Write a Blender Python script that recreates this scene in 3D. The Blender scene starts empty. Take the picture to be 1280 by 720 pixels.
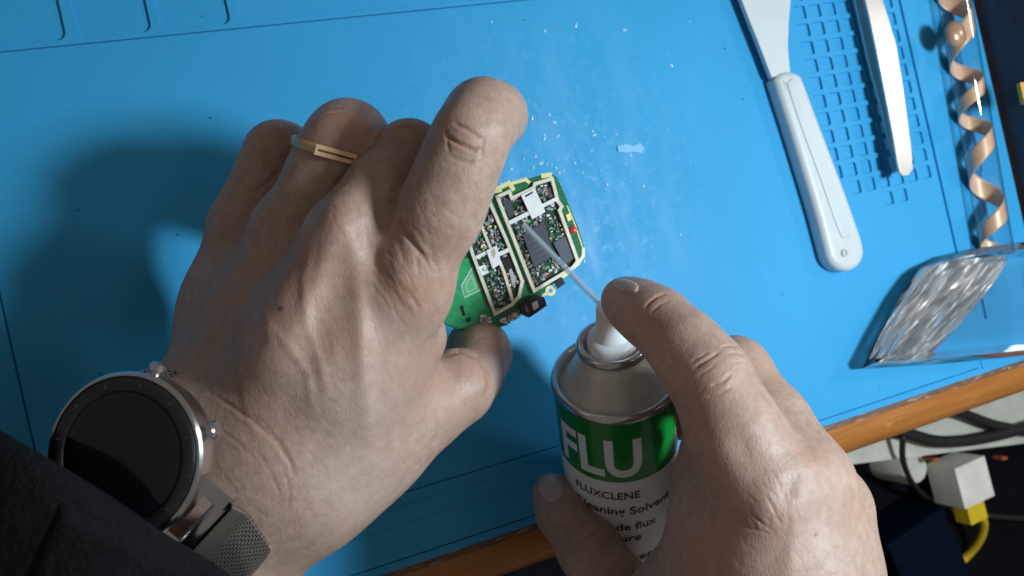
import bpy, bmesh, math, random
import numpy as np
from mathutils import Vector, Matrix
random.seed(7); np.random.seed(7)
scene = bpy.context.scene
COL = scene.collection

# ------------------------------------------------------------------ camera
F = 1004.0                              # focal length in pixels of the 1280 px wide picture
TILT, ROLL = math.radians(19.2), math.radians(12.8)
E1 = Vector((math.cos(TILT), 0, math.sin(TILT))); E2 = Vector((0, 1, 0))
DV = Vector((math.sin(TILT), 0, -math.cos(TILT)))
RV = math.cos(ROLL)*E1 - math.sin(ROLL)*E2
UV = math.sin(ROLL)*E1 + math.cos(ROLL)*E2
CAM = -DV*0.38                          # the mat's surface is z = 0, 38 cm along the axis
cd = bpy.data.cameras.new('camera'); cam = bpy.data.objects.new('camera', cd); COL.objects.link(cam)
M3 = Matrix((RV, UV, -DV)).transposed()
cam.matrix_world = Matrix.Translation(CAM) @ M3.to_4x4()
cd.sensor_width = 36; cd.lens = 36*F/1280; cd.clip_start = 0.01; cd.clip_end = 20
cd.dof.use_dof = True; cd.dof.focus_distance = 0.275; cd.dof.aperture_fstop = 16
scene.camera = cam
# ------------------------------------------------------------------ world, lamp, exposure
w = bpy.data.worlds.new('World'); scene.world = w; w.use_nodes = True
bg = w.node_tree.nodes['Background']; bg.inputs[0].default_value = (1.0, 0.92, 0.84, 1); bg.inputs[1].default_value = 0.135
def lamp(name, loc, size, energy, aim, col):
    ld = bpy.data.lights.new(name, 'AREA'); ld.shape = 'DISK'; ld.size = size; ld.energy = energy; ld.color = col
    lo = bpy.data.objects.new(name, ld); COL.objects.link(lo); lo.location = loc
    lo.rotation_euler = (Vector(aim)-lo.location).to_track_quat('-Z', 'Y').to_euler()
lamp('bench_lamp_light', (0.27, -0.05, 0.55), 0.09, 3.75, (0.08, 0.0, 0.0), (0.80, 0.92, 1.0))   # lamp over the bench
lamp('side_lamp_light', (0.80, 0.16, 0.60), 0.14, 1.0, (0.15, 0.0, 0.0), (1.0, 0.97, 0.93))       # weaker lamp further along the desk
lamp('overhead_fill', (0.16, -0.12, 0.95), 0.16, 0.22, (0.1, -0.06, 0.0), (1.0, 0.95, 0.92))          # faint fill added overhead to brighten the right hand
vs = scene.view_settings; vs.view_transform = 'Standard'; vs.look = 'None'; vs.exposure = 0; vs.gamma = 1
scene.render.engine = 'CYCLES'

# ------------------------------------------------------------------ helpers
def P(px, py, D):                       # pixel + depth (metres along the axis) -> world
    return CAM + D*((px-640)/F*RV + (360-py)/F*UV + DV)
def ray(px, py): return ((px-640)/F*RV + (360-py)/F*UV + DV)
def M(px, py, z=0.0):                   # pixel -> point on the plane at height z
    r = ray(px, py); t = (z-CAM.z)/r.z
    return CAM + r*t
def tag(o, label=None, cat=None, group=None, kind=None):
    if label: o['label'] = label
    if cat: o['category'] = cat
    if group: o['group'] = group
    if kind: o['kind'] = kind
    return o
def empty(name, loc=(0, 0, 0)):
    o = bpy.data.objects.new(name, None); COL.objects.link(o); o.location = loc; o.empty_display_size = 0.01
    return o
def link(name, me, mat, parent=None, smooth=False):
    o = bpy.data.objects.new(name, me); COL.objects.link(o)
    if mat is not None:
        for m in (mat if isinstance(mat, (list, tuple)) else [mat]): me.materials.append(m)
    if parent is not None:
        o.parent = parent
        o.matrix_parent_inverse = Matrix.Translation(-Vector(parent.location)) if parent.type == 'EMPTY' else Matrix()
    if smooth:
        for p in me.polygons: p.use_smooth = True
    return o
def from_bm(name, bm, mat, parent=None, smooth=False, recalc=True):
    if recalc: bmesh.ops.recalc_face_normals(bm, faces=bm.faces)
    me = bpy.data.meshes.new(name); bm.to_mesh(me); bm.free()
    return link(name, me, mat, parent, smooth)
def bake(o):                            # modifiers / curve -> plain mesh
    dg = bpy.context.evaluated_depsgraph_get()
    return bpy.data.meshes.new_from_object(o.evaluated_get(dg))
def autosmooth(o, ang=35):
    for p in o.data.polygons: p.use_smooth = True
    o.data.set_sharp_from_angle(angle=math.radians(ang))
    return o
def prism_bm(pts_lo, pts_hi, bm=None, mi=0):
    bm = bm or bmesh.new()
    a = [bm.verts.new(p) for p in pts_lo]; b = [bm.verts.new(p) for p in pts_hi]; n = len(a)
    fs = [bm.faces.new(b), bm.faces.new(a[::-1])]
    for i in range(n): fs.append(bm.faces.new((a[i], a[(i+1) % n], b[(i+1) % n], b[i])))
    for f in fs: f.material_index = mi
    return bm
def bevel_bm(bm, w, seg=2, ang=30):
    es = [e for e in bm.edges if len(e.link_faces) == 2 and e.calc_face_angle(0) > math.radians(ang)]
    bmesh.ops.bevel(bm, geom=es, offset=w, segments=seg, affect='EDGES', profile=0.5, clamp_overlap=True)
    return bm
def box_bm(c, X, Y, Z, bm=None, mi=0):  # centre and three half-axis vectors
    lo_ = [c-X-Y-Z, c+X-Y-Z, c+X+Y-Z, c-X+Y-Z]; hi = [p+2*Z for p in lo_]
    return prism_bm(lo_, hi, bm, mi)
def catmull(pts, n=8):
    pts = [Vector(p) for p in pts]; q = [2*pts[0]-pts[1]] + pts + [2*pts[-1]-pts[-2]]; out = []
    for i in range(1, len(q)-2):
        a, b, c, d = q[i-1:i+3]
        for k in range(n):
            t = k/n
            out.append(0.5*((2*b)+(c-a)*t+(2*a-5*b+4*c-d)*t*t+(3*b-a-3*c+d)*t**3))
    out.append(pts[-1]); return out
def tube_bm(pts, r, n=10, bm=None, cap=True, mi=0):
    bm = bm or bmesh.new(); rings = []; up = None
    for i, p in enumerate(pts):
        t = (pts[min(i+1, len(pts)-1)]-pts[max(i-1, 0)]).normalized()
        if up is None: up = t.orthogonal().normalized()
        up = (up - t*up.dot(t)).normalized(); s = t.cross(up)
        rr = r[i] if isinstance(r, (list, tuple)) else r
        rings.append([bm.verts.new(p+rr*(math.cos(2*math.pi*k/n)*up+math.sin(2*math.pi*k/n)*s)) for k in range(n)])
    for a, b in zip(rings, rings[1:]):
        for k in range(n):
            f = bm.faces.new((a[k], a[(k+1) % n], b[(k+1) % n], b[k])); f.material_index = mi
    if cap:
        for rg in (rings[0], rings[-1]):
            f = bm.faces.new(rg); f.material_index = mi
    return bm
def lathe_bm(o, ax, prof, n=64, bm=None, cap=True, ref=None):   # prof: (s along axis, radius)
    bm = bm or bmesh.new(); ax = ax.normalized()
    u = (ref - ax*ref.dot(ax)).normalized() if ref is not None else ax.orthogonal().normalized(); v = ax.cross(u); rings = []
    for s, r in prof:
        rings.append([bm.verts.new(o+ax*s+r*(math.cos(2*math.pi*k/n)*u+math.sin(2*math.pi*k/n)*v)) for k in range(n)])
    for a, b in zip(rings, rings[1:]):
        for k in range(n): bm.faces.new((a[k], a[(k+1) % n], b[(k+1) % n], b[k]))
    if cap:
        bm.faces.new(rings[0]); bm.faces.new(rings[-1])
    return bm
# ---- materials
class NT:
    def __init__(s, name):
        s.m = bpy.data.materials.new(name); s.m.use_nodes = True; s.t = s.m.node_tree
        s.b = s.t.nodes['Principled BSDF']; s.out = s.t.nodes['Material Output']
    def n(s, typ, **kw):
        x = s.t.nodes.new(typ)
        for k, v in kw.items():
            if k.startswith('i_'): x.inputs[k[2:].replace('_', ' ')].default_value = v
            else: setattr(x, k, v)
        return x
    def l(s, a, b): s.t.links.new(a, b)
    def coord(s, scale=(1, 1, 1), rot=(0, 0, 0)):
        tc = s.n('ShaderNodeTexCoord'); mp = s.n('ShaderNodeMapping'); s.l(tc.outputs['Object'], mp.inputs[0])
        mp.inputs['Scale'].default_value = scale; mp.inputs['Rotation'].default_value = rot
        return mp.outputs[0]
    def noise(s, co, scale, detail=3, rough=0.55):
        x = s.n('ShaderNodeTexNoise'); x.inputs['Scale'].default_value = scale; x.inputs['Detail'].default_value = detail
        x.inputs['Roughness'].default_value = rough; s.l(co, x.inputs['Vector']); return x.outputs['Fac']
    def ramp(s, fac, stops):
        x = s.n('ShaderNodeValToRGB'); e = x.color_ramp.elements
        while len(e) < len(stops): e.new(0.5)
        for i, (p, c) in enumerate(stops): e[i].position = p; e[i].color = (*c, 1) if len(c) == 3 else c
        s.l(fac, x.inputs[0]); return x.outputs[0]
    def mix(s, fac, a, b, blend='MIX'):
        x = s.n('ShaderNodeMix', data_type='RGBA', blend_type=blend)
        for sock, v in ((0, fac), (6, a), (7, b)):
            if hasattr(v, 'is_linked'): s.l(v, x.inputs[sock])
            else: x.inputs[sock].default_value = v if sock == 0 else (*v, 1)
        return x.outputs[2]
    def math(s, op, a, b=0.0):
        x = s.n('ShaderNodeMath', operation=op)
        for i, v in enumerate((a, b)):
            if hasattr(v, 'is_linked'): s.l(v, x.inputs[i])
            else: x.inputs[i].default_value = v
        return x.outputs[0]
    def bump(s, h, dist, strength=1.0, prev=None):
        x = s.n('ShaderNodeBump'); x.inputs['Distance'].default_value = dist; x.inputs['Strength'].default_value = strength
        s.l(h, x.inputs['Height'])
        if prev is not None: s.l(prev, x.inputs['Normal'])
        return x.outputs[0]
    def set(s, **kw):
        for k, v in kw.items():
            i = s.b.inputs[k.replace('_', ' ')]
            if hasattr(v, 'is_linked'): s.l(v, i)
            else: i.default_value = (*v, 1) if isinstance(v, tuple) and len(v) == 3 and i.type == 'RGBA' else v
        return s
def simple(name, col, rough=0.5, metal=0.0, var=0.12, vs_=60.0, bump=0.0, bscale=400.0, spec=0.5, **kw):
    t = NT(name); co = t.coord()
    c2 = tuple(min(1, c*(1+var)) for c in col); c1 = tuple(c*(1-var) for c in col)
    t.set(Base_Color=t.ramp(t.noise(co, vs_, 4), [(0.3, c1), (0.7, c2)]), Metallic=metal, **kw)
    rn = t.noise(co, vs_*2.3, 3)
    t.set(Roughness=t.math('MULTIPLY_ADD', rn, 0.25*rough)); t.b.inputs['Roughness'].links[0].from_node.inputs[2].default_value = rough*0.87
    t.b.inputs['Specular IOR Level'].default_value = spec
    if bump: t.set(Normal=t.bump(t.noise(co, bscale, 3), bump))
    return t.m

# ================================================================== SETTING
# ---- mat material
def mat_material():
    t = NT('mat_silicone'); co = t.coord()
    base = t.ramp(t.noise(co, 9, 5), [(0.3, (0.034, 0.315, 0.61)), (0.7, (0.041, 0.350, 0.67))])
    spk = t.ramp(t.noise(co, 900, 2, 0.7), [(0.35, (0.95,)*3), (0.65, (1.03,)*3)])
    base = t.mix(1.0, base, spk, 'MULTIPLY')
    # old stains and dried flux, strongest around the working spot
    tc = t.n('ShaderNodeTexCoord'); dn = t.n('ShaderNodeVectorMath', operation='DISTANCE')
    t.l(tc.outputs['Object'], dn.inputs[0]); dn.inputs[1].default_value = M(690, 210)
    near = t.ramp(dn.outputs['Value'], [(0.0, (1,)*3), (0.10, (0,)*3)])
    st = t.ramp(t.noise(co, 170, 6, 0.7), [(0.53, (0,)*3), (0.66, (1,)*3)])
    st2 = t.ramp(t.noise(t.coord((1, 0.35, 1), (0, 0, 0.5)), 60, 5, 0.6), [(0.45, (0,)*3), (0.7, (1,)*3)])
    wet = t.math('MULTIPLY', near, t.math('MAXIMUM', st, t.math('MULTIPLY', st2, 0.9)))
    base = t.mix(t.math('MULTIPLY', wet, 0.42), base, (0.24, 0.52, 0.82))
    sc = t.ramp(t.noise(t.coord((1, 0.05, 1), (0, 0, 0.9)), 220, 3, 0.6), [(0.68, (0,)*3), (0.76, (1,)*3)])
    base = t.mix(t.math('MULTIPLY', sc, 0.2), base, (0.20, 0.50, 0.84))
    rough = t.math('SUBTRACT', 0.52, t.math('MULTIPLY', wet, 0.33))
    t.set(Base_Color=base, Roughness=rough)
    b1 = t.bump(t.noise(co, 1500, 2), 0.00005); b2 = t.bump(t.noise(co, 14, 2), 0.0011, prev=b1)
    t.set(Normal=b2); t.b.inputs['Specular IOR Level'].default_value = 0.18
    return t.m
MAT_BLUE = mat_material()
mat_r = M(1250, 150).x; mat_b = M(1000, 543).y; mat_t = 0.30; mat_l = -0.40
def rrect(x0, y0, x1, y1, r, n=5):
    out = []
    for cx, cy, a0 in ((x1-r, y1-r, 0), (x0+r, y1-r, 90), (x0+r, y0+r, 180), (x1-r, y0+r, 270)):
        for k in range(n+1):
            a = math.radians(a0+90*k/n); out.append((cx+r*math.cos(a), cy+r*math.sin(a)))
    return out
holes = []
# long tool slots along the far border
yb = M(40, 54).y; yt = yb+0.036
xs = [(-0.36, M(80, 30).x), (M(94, 30).x, M(187, 22).x), (M(198, 22).x, M(287, 18).x), (M(298, 16).x, M(596, 2).x), (M(606, 2).x, 0.0945)]
for a, b in xs: holes.append(rrect(a, yb, b, yt, 0.0035))
holes.append(rrect(-0.385, M(0, 67).y, 0.13, M(0, 67).y+0.0011, 0.0005, 2))      # border line
# small square pockets
pk = M(1157, 215); pitx = (pk.x-M(1050, 235).x)/6; pity = (M(1005, 35).y-M(1045, 213).y)/8; px0 = pk.x-6*pitx; py0 = pk.y
for i in range(7):
    for j in range(13):
        if (i, j) == (0, 0): continue
        cx = px0+i*pitx; cy = py0+j*pity
        holes.append(rrect(cx-pitx*0.39, cy-pity*0.38, cx+pitx*0.39, cy+pity*0.38, 0.0011, 3))
for i in (3, 4):
    cx = px0+i*pitx; cy = py0-pity
    holes.append(rrect(cx-pitx*0.39, cy-pity*0.38, cx+pitx*0.39, cy+pity*0.38, 0.0011, 3))
gx = M(1158, 150).x
holes.append(rrect(gx-0.0013, -0.078, gx+0.0013, 0.26, 0.0012, 2))               # long groove by the pockets
for yy in (0.085, 0.045, 0.005): holes.append(rrect(gx+0.028, yy, gx+0.0345, yy+0.033, 0.002, 3))
gl = M(18, 450).x
holes.append(rrect(gl-0.0006, mat_b+0.012, gl+0.0006, M(0, 67).y-0.004, 0.0005, 2))
gy = M(1000, 534).y
holes.append(rrect(gl+0.006, gy-0.0005, M(1222, 455).x, gy+0.0005, 0.0004, 2))   # line along the near border
holes.append(rrect(M(1226, 455).x, mat_b+0.002, M(1226, 455).x+0.0009, gy+0.004, 0.0004, 2))
gy2 = M(600, 587).y
holes.append(rrect(gl+0.012, gy2-0.0004, M(705, 556).x, gy2+0.0004, 0.0003, 2))
mat_o = empty('repair_mat', (0, 0, -0.005))
tag(mat_o, 'blue silicone repair mat with moulded tool slots and square pockets on wooden desk', 'mat')
cu = bpy.data.curves.new('top_sheet', 'CURVE'); cu.dimensions = '2D'; cu.fill_mode = 'BOTH'
for pl in [rrect(mat_l, mat_b, mat_r, mat_t, 0.004)] + holes:
    s = cu.splines.new('POLY'); s.points.add(len(pl)-1); s.use_cyclic_u = True
    for q, (x, y) in zip(s.points, pl): q.co = (x, y, 0, 1)
cu.extrude = 0.0008; cu.bevel_depth = 0.00022; cu.bevel_resolution = 1
tmp = bpy.data.objects.new('tmp', cu); COL.objects.link(tmp)
me = bake(tmp); bpy.data.objects.remove(tmp)
for v in me.vertices: v.co.z -= 0.00102
o = link('top_sheet', me, MAT_BLUE, mat_o); autosmooth(o, 40)
bm = prism_bm([Vector((x, y, -0.0035)) for x, y in rrect(mat_l, mat_b, mat_r, mat_t, 0.004)],
              [Vector((x, y, -0.0015)) for x, y in rrect(mat_l, mat_b, mat_r, mat_t, 0.004)])
from_bm('base_sheet', bm, MAT_BLUE, mat_o)
# printed ruler along the near border
bm = bmesh.new(); ry = M(385, 672).y
for k in range(110):
    x = -0.20+k*0.002; L = 0.0045 if k % 5 == 0 else 0.0028
    for y0_, s_ in ((ry, 1), (ry-0.0075, 1)):
        vs4 = [bm.verts.new((x+dx, y0_+dy, 0.0003)) for dx, dy in ((0, 0), (0.00022, 0), (0.00022, L*s_*0.7), (0, L*s_*0.7))]
        bm.faces.new(vs4)
tag(from_bm('ruler_marks', bm, simple('mat_print', (0.02, 0.12, 0.30), 0.6), mat_o), kind='stuff')

# ---- desk
def wood_material():
    t = NT('varnished_wood'); co = t.coord((1, 14, 14))
    n = t.noise(co, 14, 6, 0.6)
    c = t.ramp(n, [(0.25, (0.27, 0.085, 0.014)), (0.5, (0.38, 0.135, 0.024)), (0.75, (0.45, 0.18, 0.04))])
    wear = t.ramp(t.noise(t.coord((1, 2.2, 2.2)), 70, 5, 0.7), [(0.62, (0,)*3), (0.72, (1,)*3)])
    c = t.mix(t.math('MULTIPLY', wear, 0.30), c, (0.62, 0.40, 0.20))
    t.set(Base_Color=c, Roughness=0.42, Normal=t.bump(n, 0.0003)); return t.m
WOOD = wood_material()
desk = empty('desk', (0, 0, -0.03)); tag(desk, 'wooden desk with rounded orange varnished front edge under the mat', 'desk')
dz = -0.0036; dl, dr, db, dt = -0.55, 0.60, mat_b-0.0235, 0.45
prof = []
prof.append((dt, dz-0.026)); prof.append((dt, dz))
nose = 0.015
for k in range(9):
    a = math.pi/2*k/8; prof.append((db+nose-nose*math.sin(a), dz-nose+nose*math.cos(a)))
prof.append((db, dz-0.026))
bm = prism_bm([Vector((dl, y, z)) for y, z in prof], [Vector((dr, y, z)) for y, z in prof])
autosmooth(from_bm('desk_top', bm, WOOD, desk), 40)
# seam between mat and edge: chipped laminate, gap shadow painted in dark brown
bm = box_bm(Vector((0.02, mat_b-0.0026, dz+0.0005)), Vector((0.56, 0, 0)), Vector((0, 0.0016, 0)), Vector((0, 0, 0.0004)))
t = NT('worn_shadow_seam'); co = t.coord((1, 6, 6))
t.set(Base_Color=t.ramp(t.noise(co, 120, 5, 0.7), [(0.35, (0.10, 0.05, 0.03)), (0.58, (0.20, 0.10, 0.06)), (0.68, (0.55, 0.48, 0.42))]), Roughness=0.6)
from_bm('seam_strip', bm, t.m, desk)
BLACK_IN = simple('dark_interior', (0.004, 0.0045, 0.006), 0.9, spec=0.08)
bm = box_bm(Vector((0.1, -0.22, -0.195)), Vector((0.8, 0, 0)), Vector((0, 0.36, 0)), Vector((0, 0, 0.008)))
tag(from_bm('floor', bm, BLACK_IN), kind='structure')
SHZ = -0.187
# ---- dark case beyond the mat's side
DARK = simple('dark_case_vinyl', (0.018, 0.026, 0.045), 0.5, bump=0.0003, bscale=260, var=0.3)
case = empty('equipment_case', (mat_r+0.09, 0.1, dz)); tag(case, 'dark navy equipment case standing beside the mat', 'case')
c = Vector((mat_r+0.004+0.075, 0.115, dz+0.021))
bm = box_bm(c, Vector((0.075, 0, 0)), Vector((0, 0.19, 0)), Vector((0, 0, 0.0205)))
bevel_bm(bm, 0.008, 4); autosmooth(from_bm('case_body', bm, DARK, case), 40)
q = M(1274, 118, 0.0385)
bm = box_bm(Vector((q.x+0.012, q.y, 0.0392)), Vector((0.012, 0, 0)), Vector((0, 0.006, 0)), Vector((0, 0, 0.0012)))
bevel_bm(bm, 0.0006, 1); from_bm('latch', bm, simple('brass_latch', (0.55, 0.33, 0.08), 0.4, 0.6), case)

# ================================================================== UNDER THE DESK
PLAST = simple('ivory_plastic', (0.62, 0.60, 0.52), 0.45)
CABLE_BLK = simple('black_rubber', (0.012, 0.012, 0.014), 0.5)
def SH(px, py, z): return M(px, py, z)
zt = -0.135
a = SH(1040, 580, zt); b = SH(1330, 545, zt)
ux = (b-a).normalized(); uy = Vector((-ux.y, ux.x, 0))
strip = empty('power_strip', ((a+b)/2)[:2]+(SHZ,)); tag(strip, 'ivory power strip lying in the dark below the desk edge', 'power strip')
mid = (a+b)/2; mid.z = (SHZ+zt)/2
bm = box_bm(mid+uy*0.022, (b-a)*0.62, uy*0.024, Vector((0, 0, (zt-SHZ)/2)))
bevel_bm(bm, 0.004, 3); autosmooth(from_bm('strip_body', bm, PLAST, strip), 40)
cc = SH(1146, 586, -0.15); 
bm = lathe_bm(cc+Vector((0, 0, -0.036)), Vector((0, 0, 1)), [(0, 0.0135), (0.031, 0.0135), (0.035, 0.011), (0.036, 0.001)], 32)
autosmooth(from_bm('round_switch', bm, PLAST, strip), 40)
for px, py in ((1164, 574), (1250, 572)):
    cq = SH(px, py, -0.139)
    bm = box_bm(cq, ux*0.0028, uy*0.0012, Vector((0, 0, 0.0042))); bevel_bm(bm, 0.001, 1)
    from_bm('rocker', bm, simple('orange_rocker', (0.42, 0.09, 0.03), 0.4), strip)
# plug
pl = empty('cable_plug', SH(1222, 600, SHZ)); tag(pl, 'white plug with yellow boot pushed against the power strip', 'plug')
p0 = SH(1212, 578, -0.128); p1 = SH(1225, 628, -0.128); dv = (p1-p0); dn_ = dv.normalized(); sv = Vector((-dn_.y, dn_.x, 0))
bm = box_bm((p0+p1)/2+Vector((0, 0, -0.014)), dv/2, sv*0.0160, Vector((0, 0, 0.014))); bevel_bm(bm, 0.0045, 5)
autosmooth(from_bm('plug_body', bm, simple('white_plastic', (0.80, 0.76, 0.68), 0.35), pl), 40)
YEL = simple('yellow_pvc', (0.72, 0.50, 0.02), 0.4)
bm = box_bm(p1+dn_*0.008+Vector((0, 0, -0.012)), dn_*0.0085, sv*0.009, Vector((0, 0, 0.007))); bevel_bm(bm, 0.002, 2)
autosmooth(from_bm('boot', bm, YEL, pl), 40)
pts = [p1+dn_*0.010+Vector((0, 0, -0.012)), SH(1229, 650, -0.150), SH(1226, 672, -0.165), SH(1208, 696, -0.182), SH(1180, 718, -0.184), SH(1130, 750, -0.184)]
o = from_bm('yellow_cable', tube_bm(catmull(pts, 8), 0.0033, 12), YEL, None, True)
tag(o, 'yellow network cable curving away from the white plug', 'cable')
for k, (pp, r, lab) in enumerate((
    ([(1060, 548, -.128), (1120, 540, -.126), (1175, 552, -.126), (1240, 545, -.126), (1330, 520, -.126)], .0048, 'thick black cable lying along the top of the power strip'),
    ([(1150, 505, -.125), (1200, 516, -.126), (1250, 533, -.126), (1330, 545, -.125)], .0042, 'black cable crossing the power strip at a slant towards the desk edge'),
    ([(1128, 545, -.118), (1130, 580, -.13), (1150, 615, -.16), (1190, 635, -.178), (1240, 645, -.150), (1330, 650, -.183)], .0022, 'thin black wire drooping over the yellow boot below the strip'))):
    o = from_bm('black_cable', tube_bm(catmull([SH(*q) for q in pp], 8), r, 10), CABLE_BLK, None, True)
    tag(o, lab, 'cable')
# half hidden blue thing below
bb = SH(1135, 690, -0.165)
bm = box_bm(bb, Vector((0.030, 0.006, 0)), Vector((-0.006, 0.028, 0)), Vector((0, 0, 0.021))); bevel_bm(bm, 0.004, 2)
bx_ = from_bm('storage_box', bm, simple('blue_plastic', (0.0008, 0.005, 0.014), 0.7, spec=0.06)); autosmooth(bx_, 40)
tag(bx_, 'small dark blue plastic box in the shadow below the desk', 'box')

# ================================================================== TOOLS ON THE MAT
WHITE_PL = simple('white_nylon', (0.58, 0.62, 0.64), 0.4, var=0.04, Subsurface_Weight=0.1)
def outline_prism(name, pl, z0, z1, mat, parent, bev=0.001, seg=3):
    bm = prism_bm([Vector((p.x, p.y, z0)) for p in pl], [Vector((p.x, p.y, z1)) for p in pl])
    bevel_bm(bm, bev, seg, 40); return autosmooth(from_bm(name, bm, mat, parent), 50)
sp = empty('spatula', M(1010, 200, 0.0)); tag(sp, 'white plastic spatula with rounded handle lying on the mat', 'spatula')
zs = 0.007
def S(px, py): return M(px, py, zs)
# handle: a tapered bar with a round end
hl = [(966, 100), (972, 120), (985, 160), (1002, 215), (1017, 265), (1029, 310), (1034, 326), (1044, 336), (1058, 339), (1070, 333), (1077, 320), (1075, 302), (1066, 275), (1050, 230), (1033, 185), (1014, 135), (1002, 103), (996, 94), (984, 90), (972, 93)]
def pillow(name, pl, z0, z1, rad, mat, parent, seg=6):     # flat body with a generously rounded upper edge
    q = catmull(pl+[pl[0]], 5)[:-1]; n = len(q); bm = bmesh.new(); rings = []
    area = sum(q[i].x*q[(i+1) % n].y-q[(i+1) % n].x*q[i].y for i in range(n)); sg_ = 1 if area > 0 else -1
    nor = []
    for i in range(n):
        t_ = (q[(i+2) % n]-q[i-2]); t_.z = 0; t_.normalize(); nor.append(Vector((-t_.y, t_.x, 0))*sg_)
    prof_ = [(0.0008, z0), (0.0, z0+0.0008)]+[(rad*(1-math.cos(a)), z1-rad*0.8+rad*0.8*math.sin(a)) for a in [math.pi/2*k/seg for k in range(seg+1)]]
    for ins, z in prof_: rings.append([bm.verts.new((q[i].x+nor[i].x*ins, q[i].y+nor[i].y*ins, z)) for i in range(n)])
    for a, b in zip(rings, rings[1:]):
        for i in range(n): bm.faces.new((a[i], a[(i+1) % n], b[(i+1) % n], b[i]))
    bm.faces.new(rings[0]); bm.faces.new(rings[-1])
    return autosmooth(from_bm(name, bm, mat, parent), 60)
hd_ = pillow('handle', [S(*p) for p in hl], 0.0005, zs+0.003, 0.0042, WHITE_PL, sp)
il = [(978, 106), (990, 103), (1010, 155), (1040, 235), (1058, 290), (1052, 297), (1044, 292), (1020, 225), (996, 160)]
pillow('grip_panel', [S(*p) for p in il], zs+0.001, zs+0.0037, 0.0010, WHITE_PL, hd_)
bl = [(964, 97), (950, 60), (936, 25), (915, -30), (990, -30), (985, 30), (984, 60), (987, 92)]
outline_prism('blade', [S(*p) for p in bl], zs-0.0025, zs+0.0005, WHITE_PL, sp, 0.0007, 2)
hc = M(1057, 316, zs+0.004)
bm = lathe_bm(hc+Vector((0, 0, -0.0006)), Vector((0, 0, 1)), [(0, 0.0021), (0.0004, 0.0021), (0.0004, 0.0012), (-0.0002, 0.0011)], 24)
from_bm('hang_hole', bm, simple('hole_shade', (0.5, 0.53, 0.55), 0.6), hd_)
# tweezers
STEEL = simple('brushed_steel', (0.52, 0.52, 0.51), 0.36, 0.95, var=0.03, vs_=80)
tw = empty('tweezers', M(1110, 120, 0)); tag(tw, 'steel tweezers with rounded end lying across the square pockets', 'tweezers')
def arm(pts, wpx, z, dz_, name):
    L, R = [], []
    for (x, y), ww in zip(pts, wpx):
        L.append(M(x-ww, y+ww*0.15, z)); R.append(M(x+ww, y-ww*0.15, z))
    pl_ = L + R[::-1]
    bm = prism_bm([p+Vector((0, 0, -dz_)) for p in pl_], pl_); bevel_bm(bm, 0.0004, 2, 40)
    return autosmooth(from_bm(name, bm, STEEL, tw), 50)
arm([(1084, -30), (1098, 20), (1108, 60), (1117, 110), (1126, 165), (1131, 200), (1132, 214), (1132, 219)], [9, 11, 12.5, 11.5, 10, 9.5, 7.5, 3.5], 0.0125, 0.0014, 'upper_arm')
arm([(1070, -30), (1082, 20), (1094, 70), (1105, 115), (1115, 160), (1123, 195)], [7, 8, 9, 8, 7, 6], 0.0055, 0.0014, 'lower_arm')
bm = box_bm(M(1128, 200, 0.0075), Vector((0.0028, -0.0007, 0)), Vector((0.001, 0.006, 0)), Vector((0, 0, 0.0038))); bevel_bm(bm, 0.0004, 1)
from_bm('joint_block', bm, STEEL, tw)
# chip of white residue and droplets
o = outline_prism('residue_flake', [M(*p) for p in ((771, 183), (782, 180), (790, 183), (799, 179), (805, 185), (801, 192), (791, 190), (781, 191), (772, 190))], 0.0002, 0.0007, simple('flake', (0.16, 0.48, 0.78), 0.5), None, 0.0003, 1)
tag(o, 'pale dried residue flake on the wet part of the mat', 'flake')
bm = bmesh.new()
for k in range(130):
    if k < 90: x, y = random.gauss(690, 55), random.gauss(185, 38)
    else: x, y = random.uniform(600, 880), random.uniform(20, 420)
    c = M(x, y); r = random.choice((0.00025, 0.0003, 0.0003, 0.0004, 0.0005, 0.0008)); an = random.uniform(0, 3.14); el = random.uniform(1, 2.2)
    ca, sa = math.cos(an), math.sin(an); top = bm.verts.new((c.x, c.y, 0.0002+r*0.5))
    r1 = [bm.verts.new((c.x+(ca*el*math.cos(q)-sa*math.sin(q))*r, c.y+(sa*el*math.cos(q)+ca*math.sin(q))*r, 0.00012)) for q in [2*math.pi*i/10 for i in range(10)]]
    r2 = [bm.verts.new((c.x+(ca*el*math.cos(q)-sa*math.sin(q))*r*.7, c.y+(sa*el*math.cos(q)+ca*math.sin(q))*r*.7, 0.0002+r*0.36)) for q in [2*math.pi*i/10 for i in range(10)]]
    for i in range(10):
        j = (i+1) % 10; bm.faces.new((r1[i], r1[j], r2[j], r2[i])); bm.faces.new((r2[i], r2[j], top))
DROP = NT('solvent'); DROP.set(Base_Color=(0.30, 0.60, 0.85), Roughness=0.12, Specular_IOR_Level=0.8)  # pale base colour stands in for glints on the drops
o = from_bm('solvent_droplets', bm, DROP.m, None, True); tag(o, 'small clear solvent droplets splashed over the blue mat', 'droplets', kind='stuff')

bm = bmesh.new()
for k in range(22):
    c = M(random.uniform(20, 1180), random.uniform(10, 520)); a0 = random.uniform(0, 6.28); r = random.uniform(0.00012, 0.00032)
    el = random.uniform(1, 3)
    pts_ = [Vector((c.x+r*el*math.cos(a0)*math.cos(q)-r*math.sin(a0)*math.sin(q), c.y+r*el*math.sin(a0)*math.cos(q)+r*math.cos(a0)*math.sin(q), 0.0003)) for q in (0, 1.1, 2.3, 3.3, 4.4, 5.4)]
    prism_bm(pts_, [p+Vector((0, 0, 0.00025)) for p in pts_], bm)
tag(from_bm('dust_flecks', bm, simple('dark_dust', (0.02, 0.12, 0.24), 0.8)), 'tiny dark dust flecks scattered over the blue mat', 'dust', kind='stuff')

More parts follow.
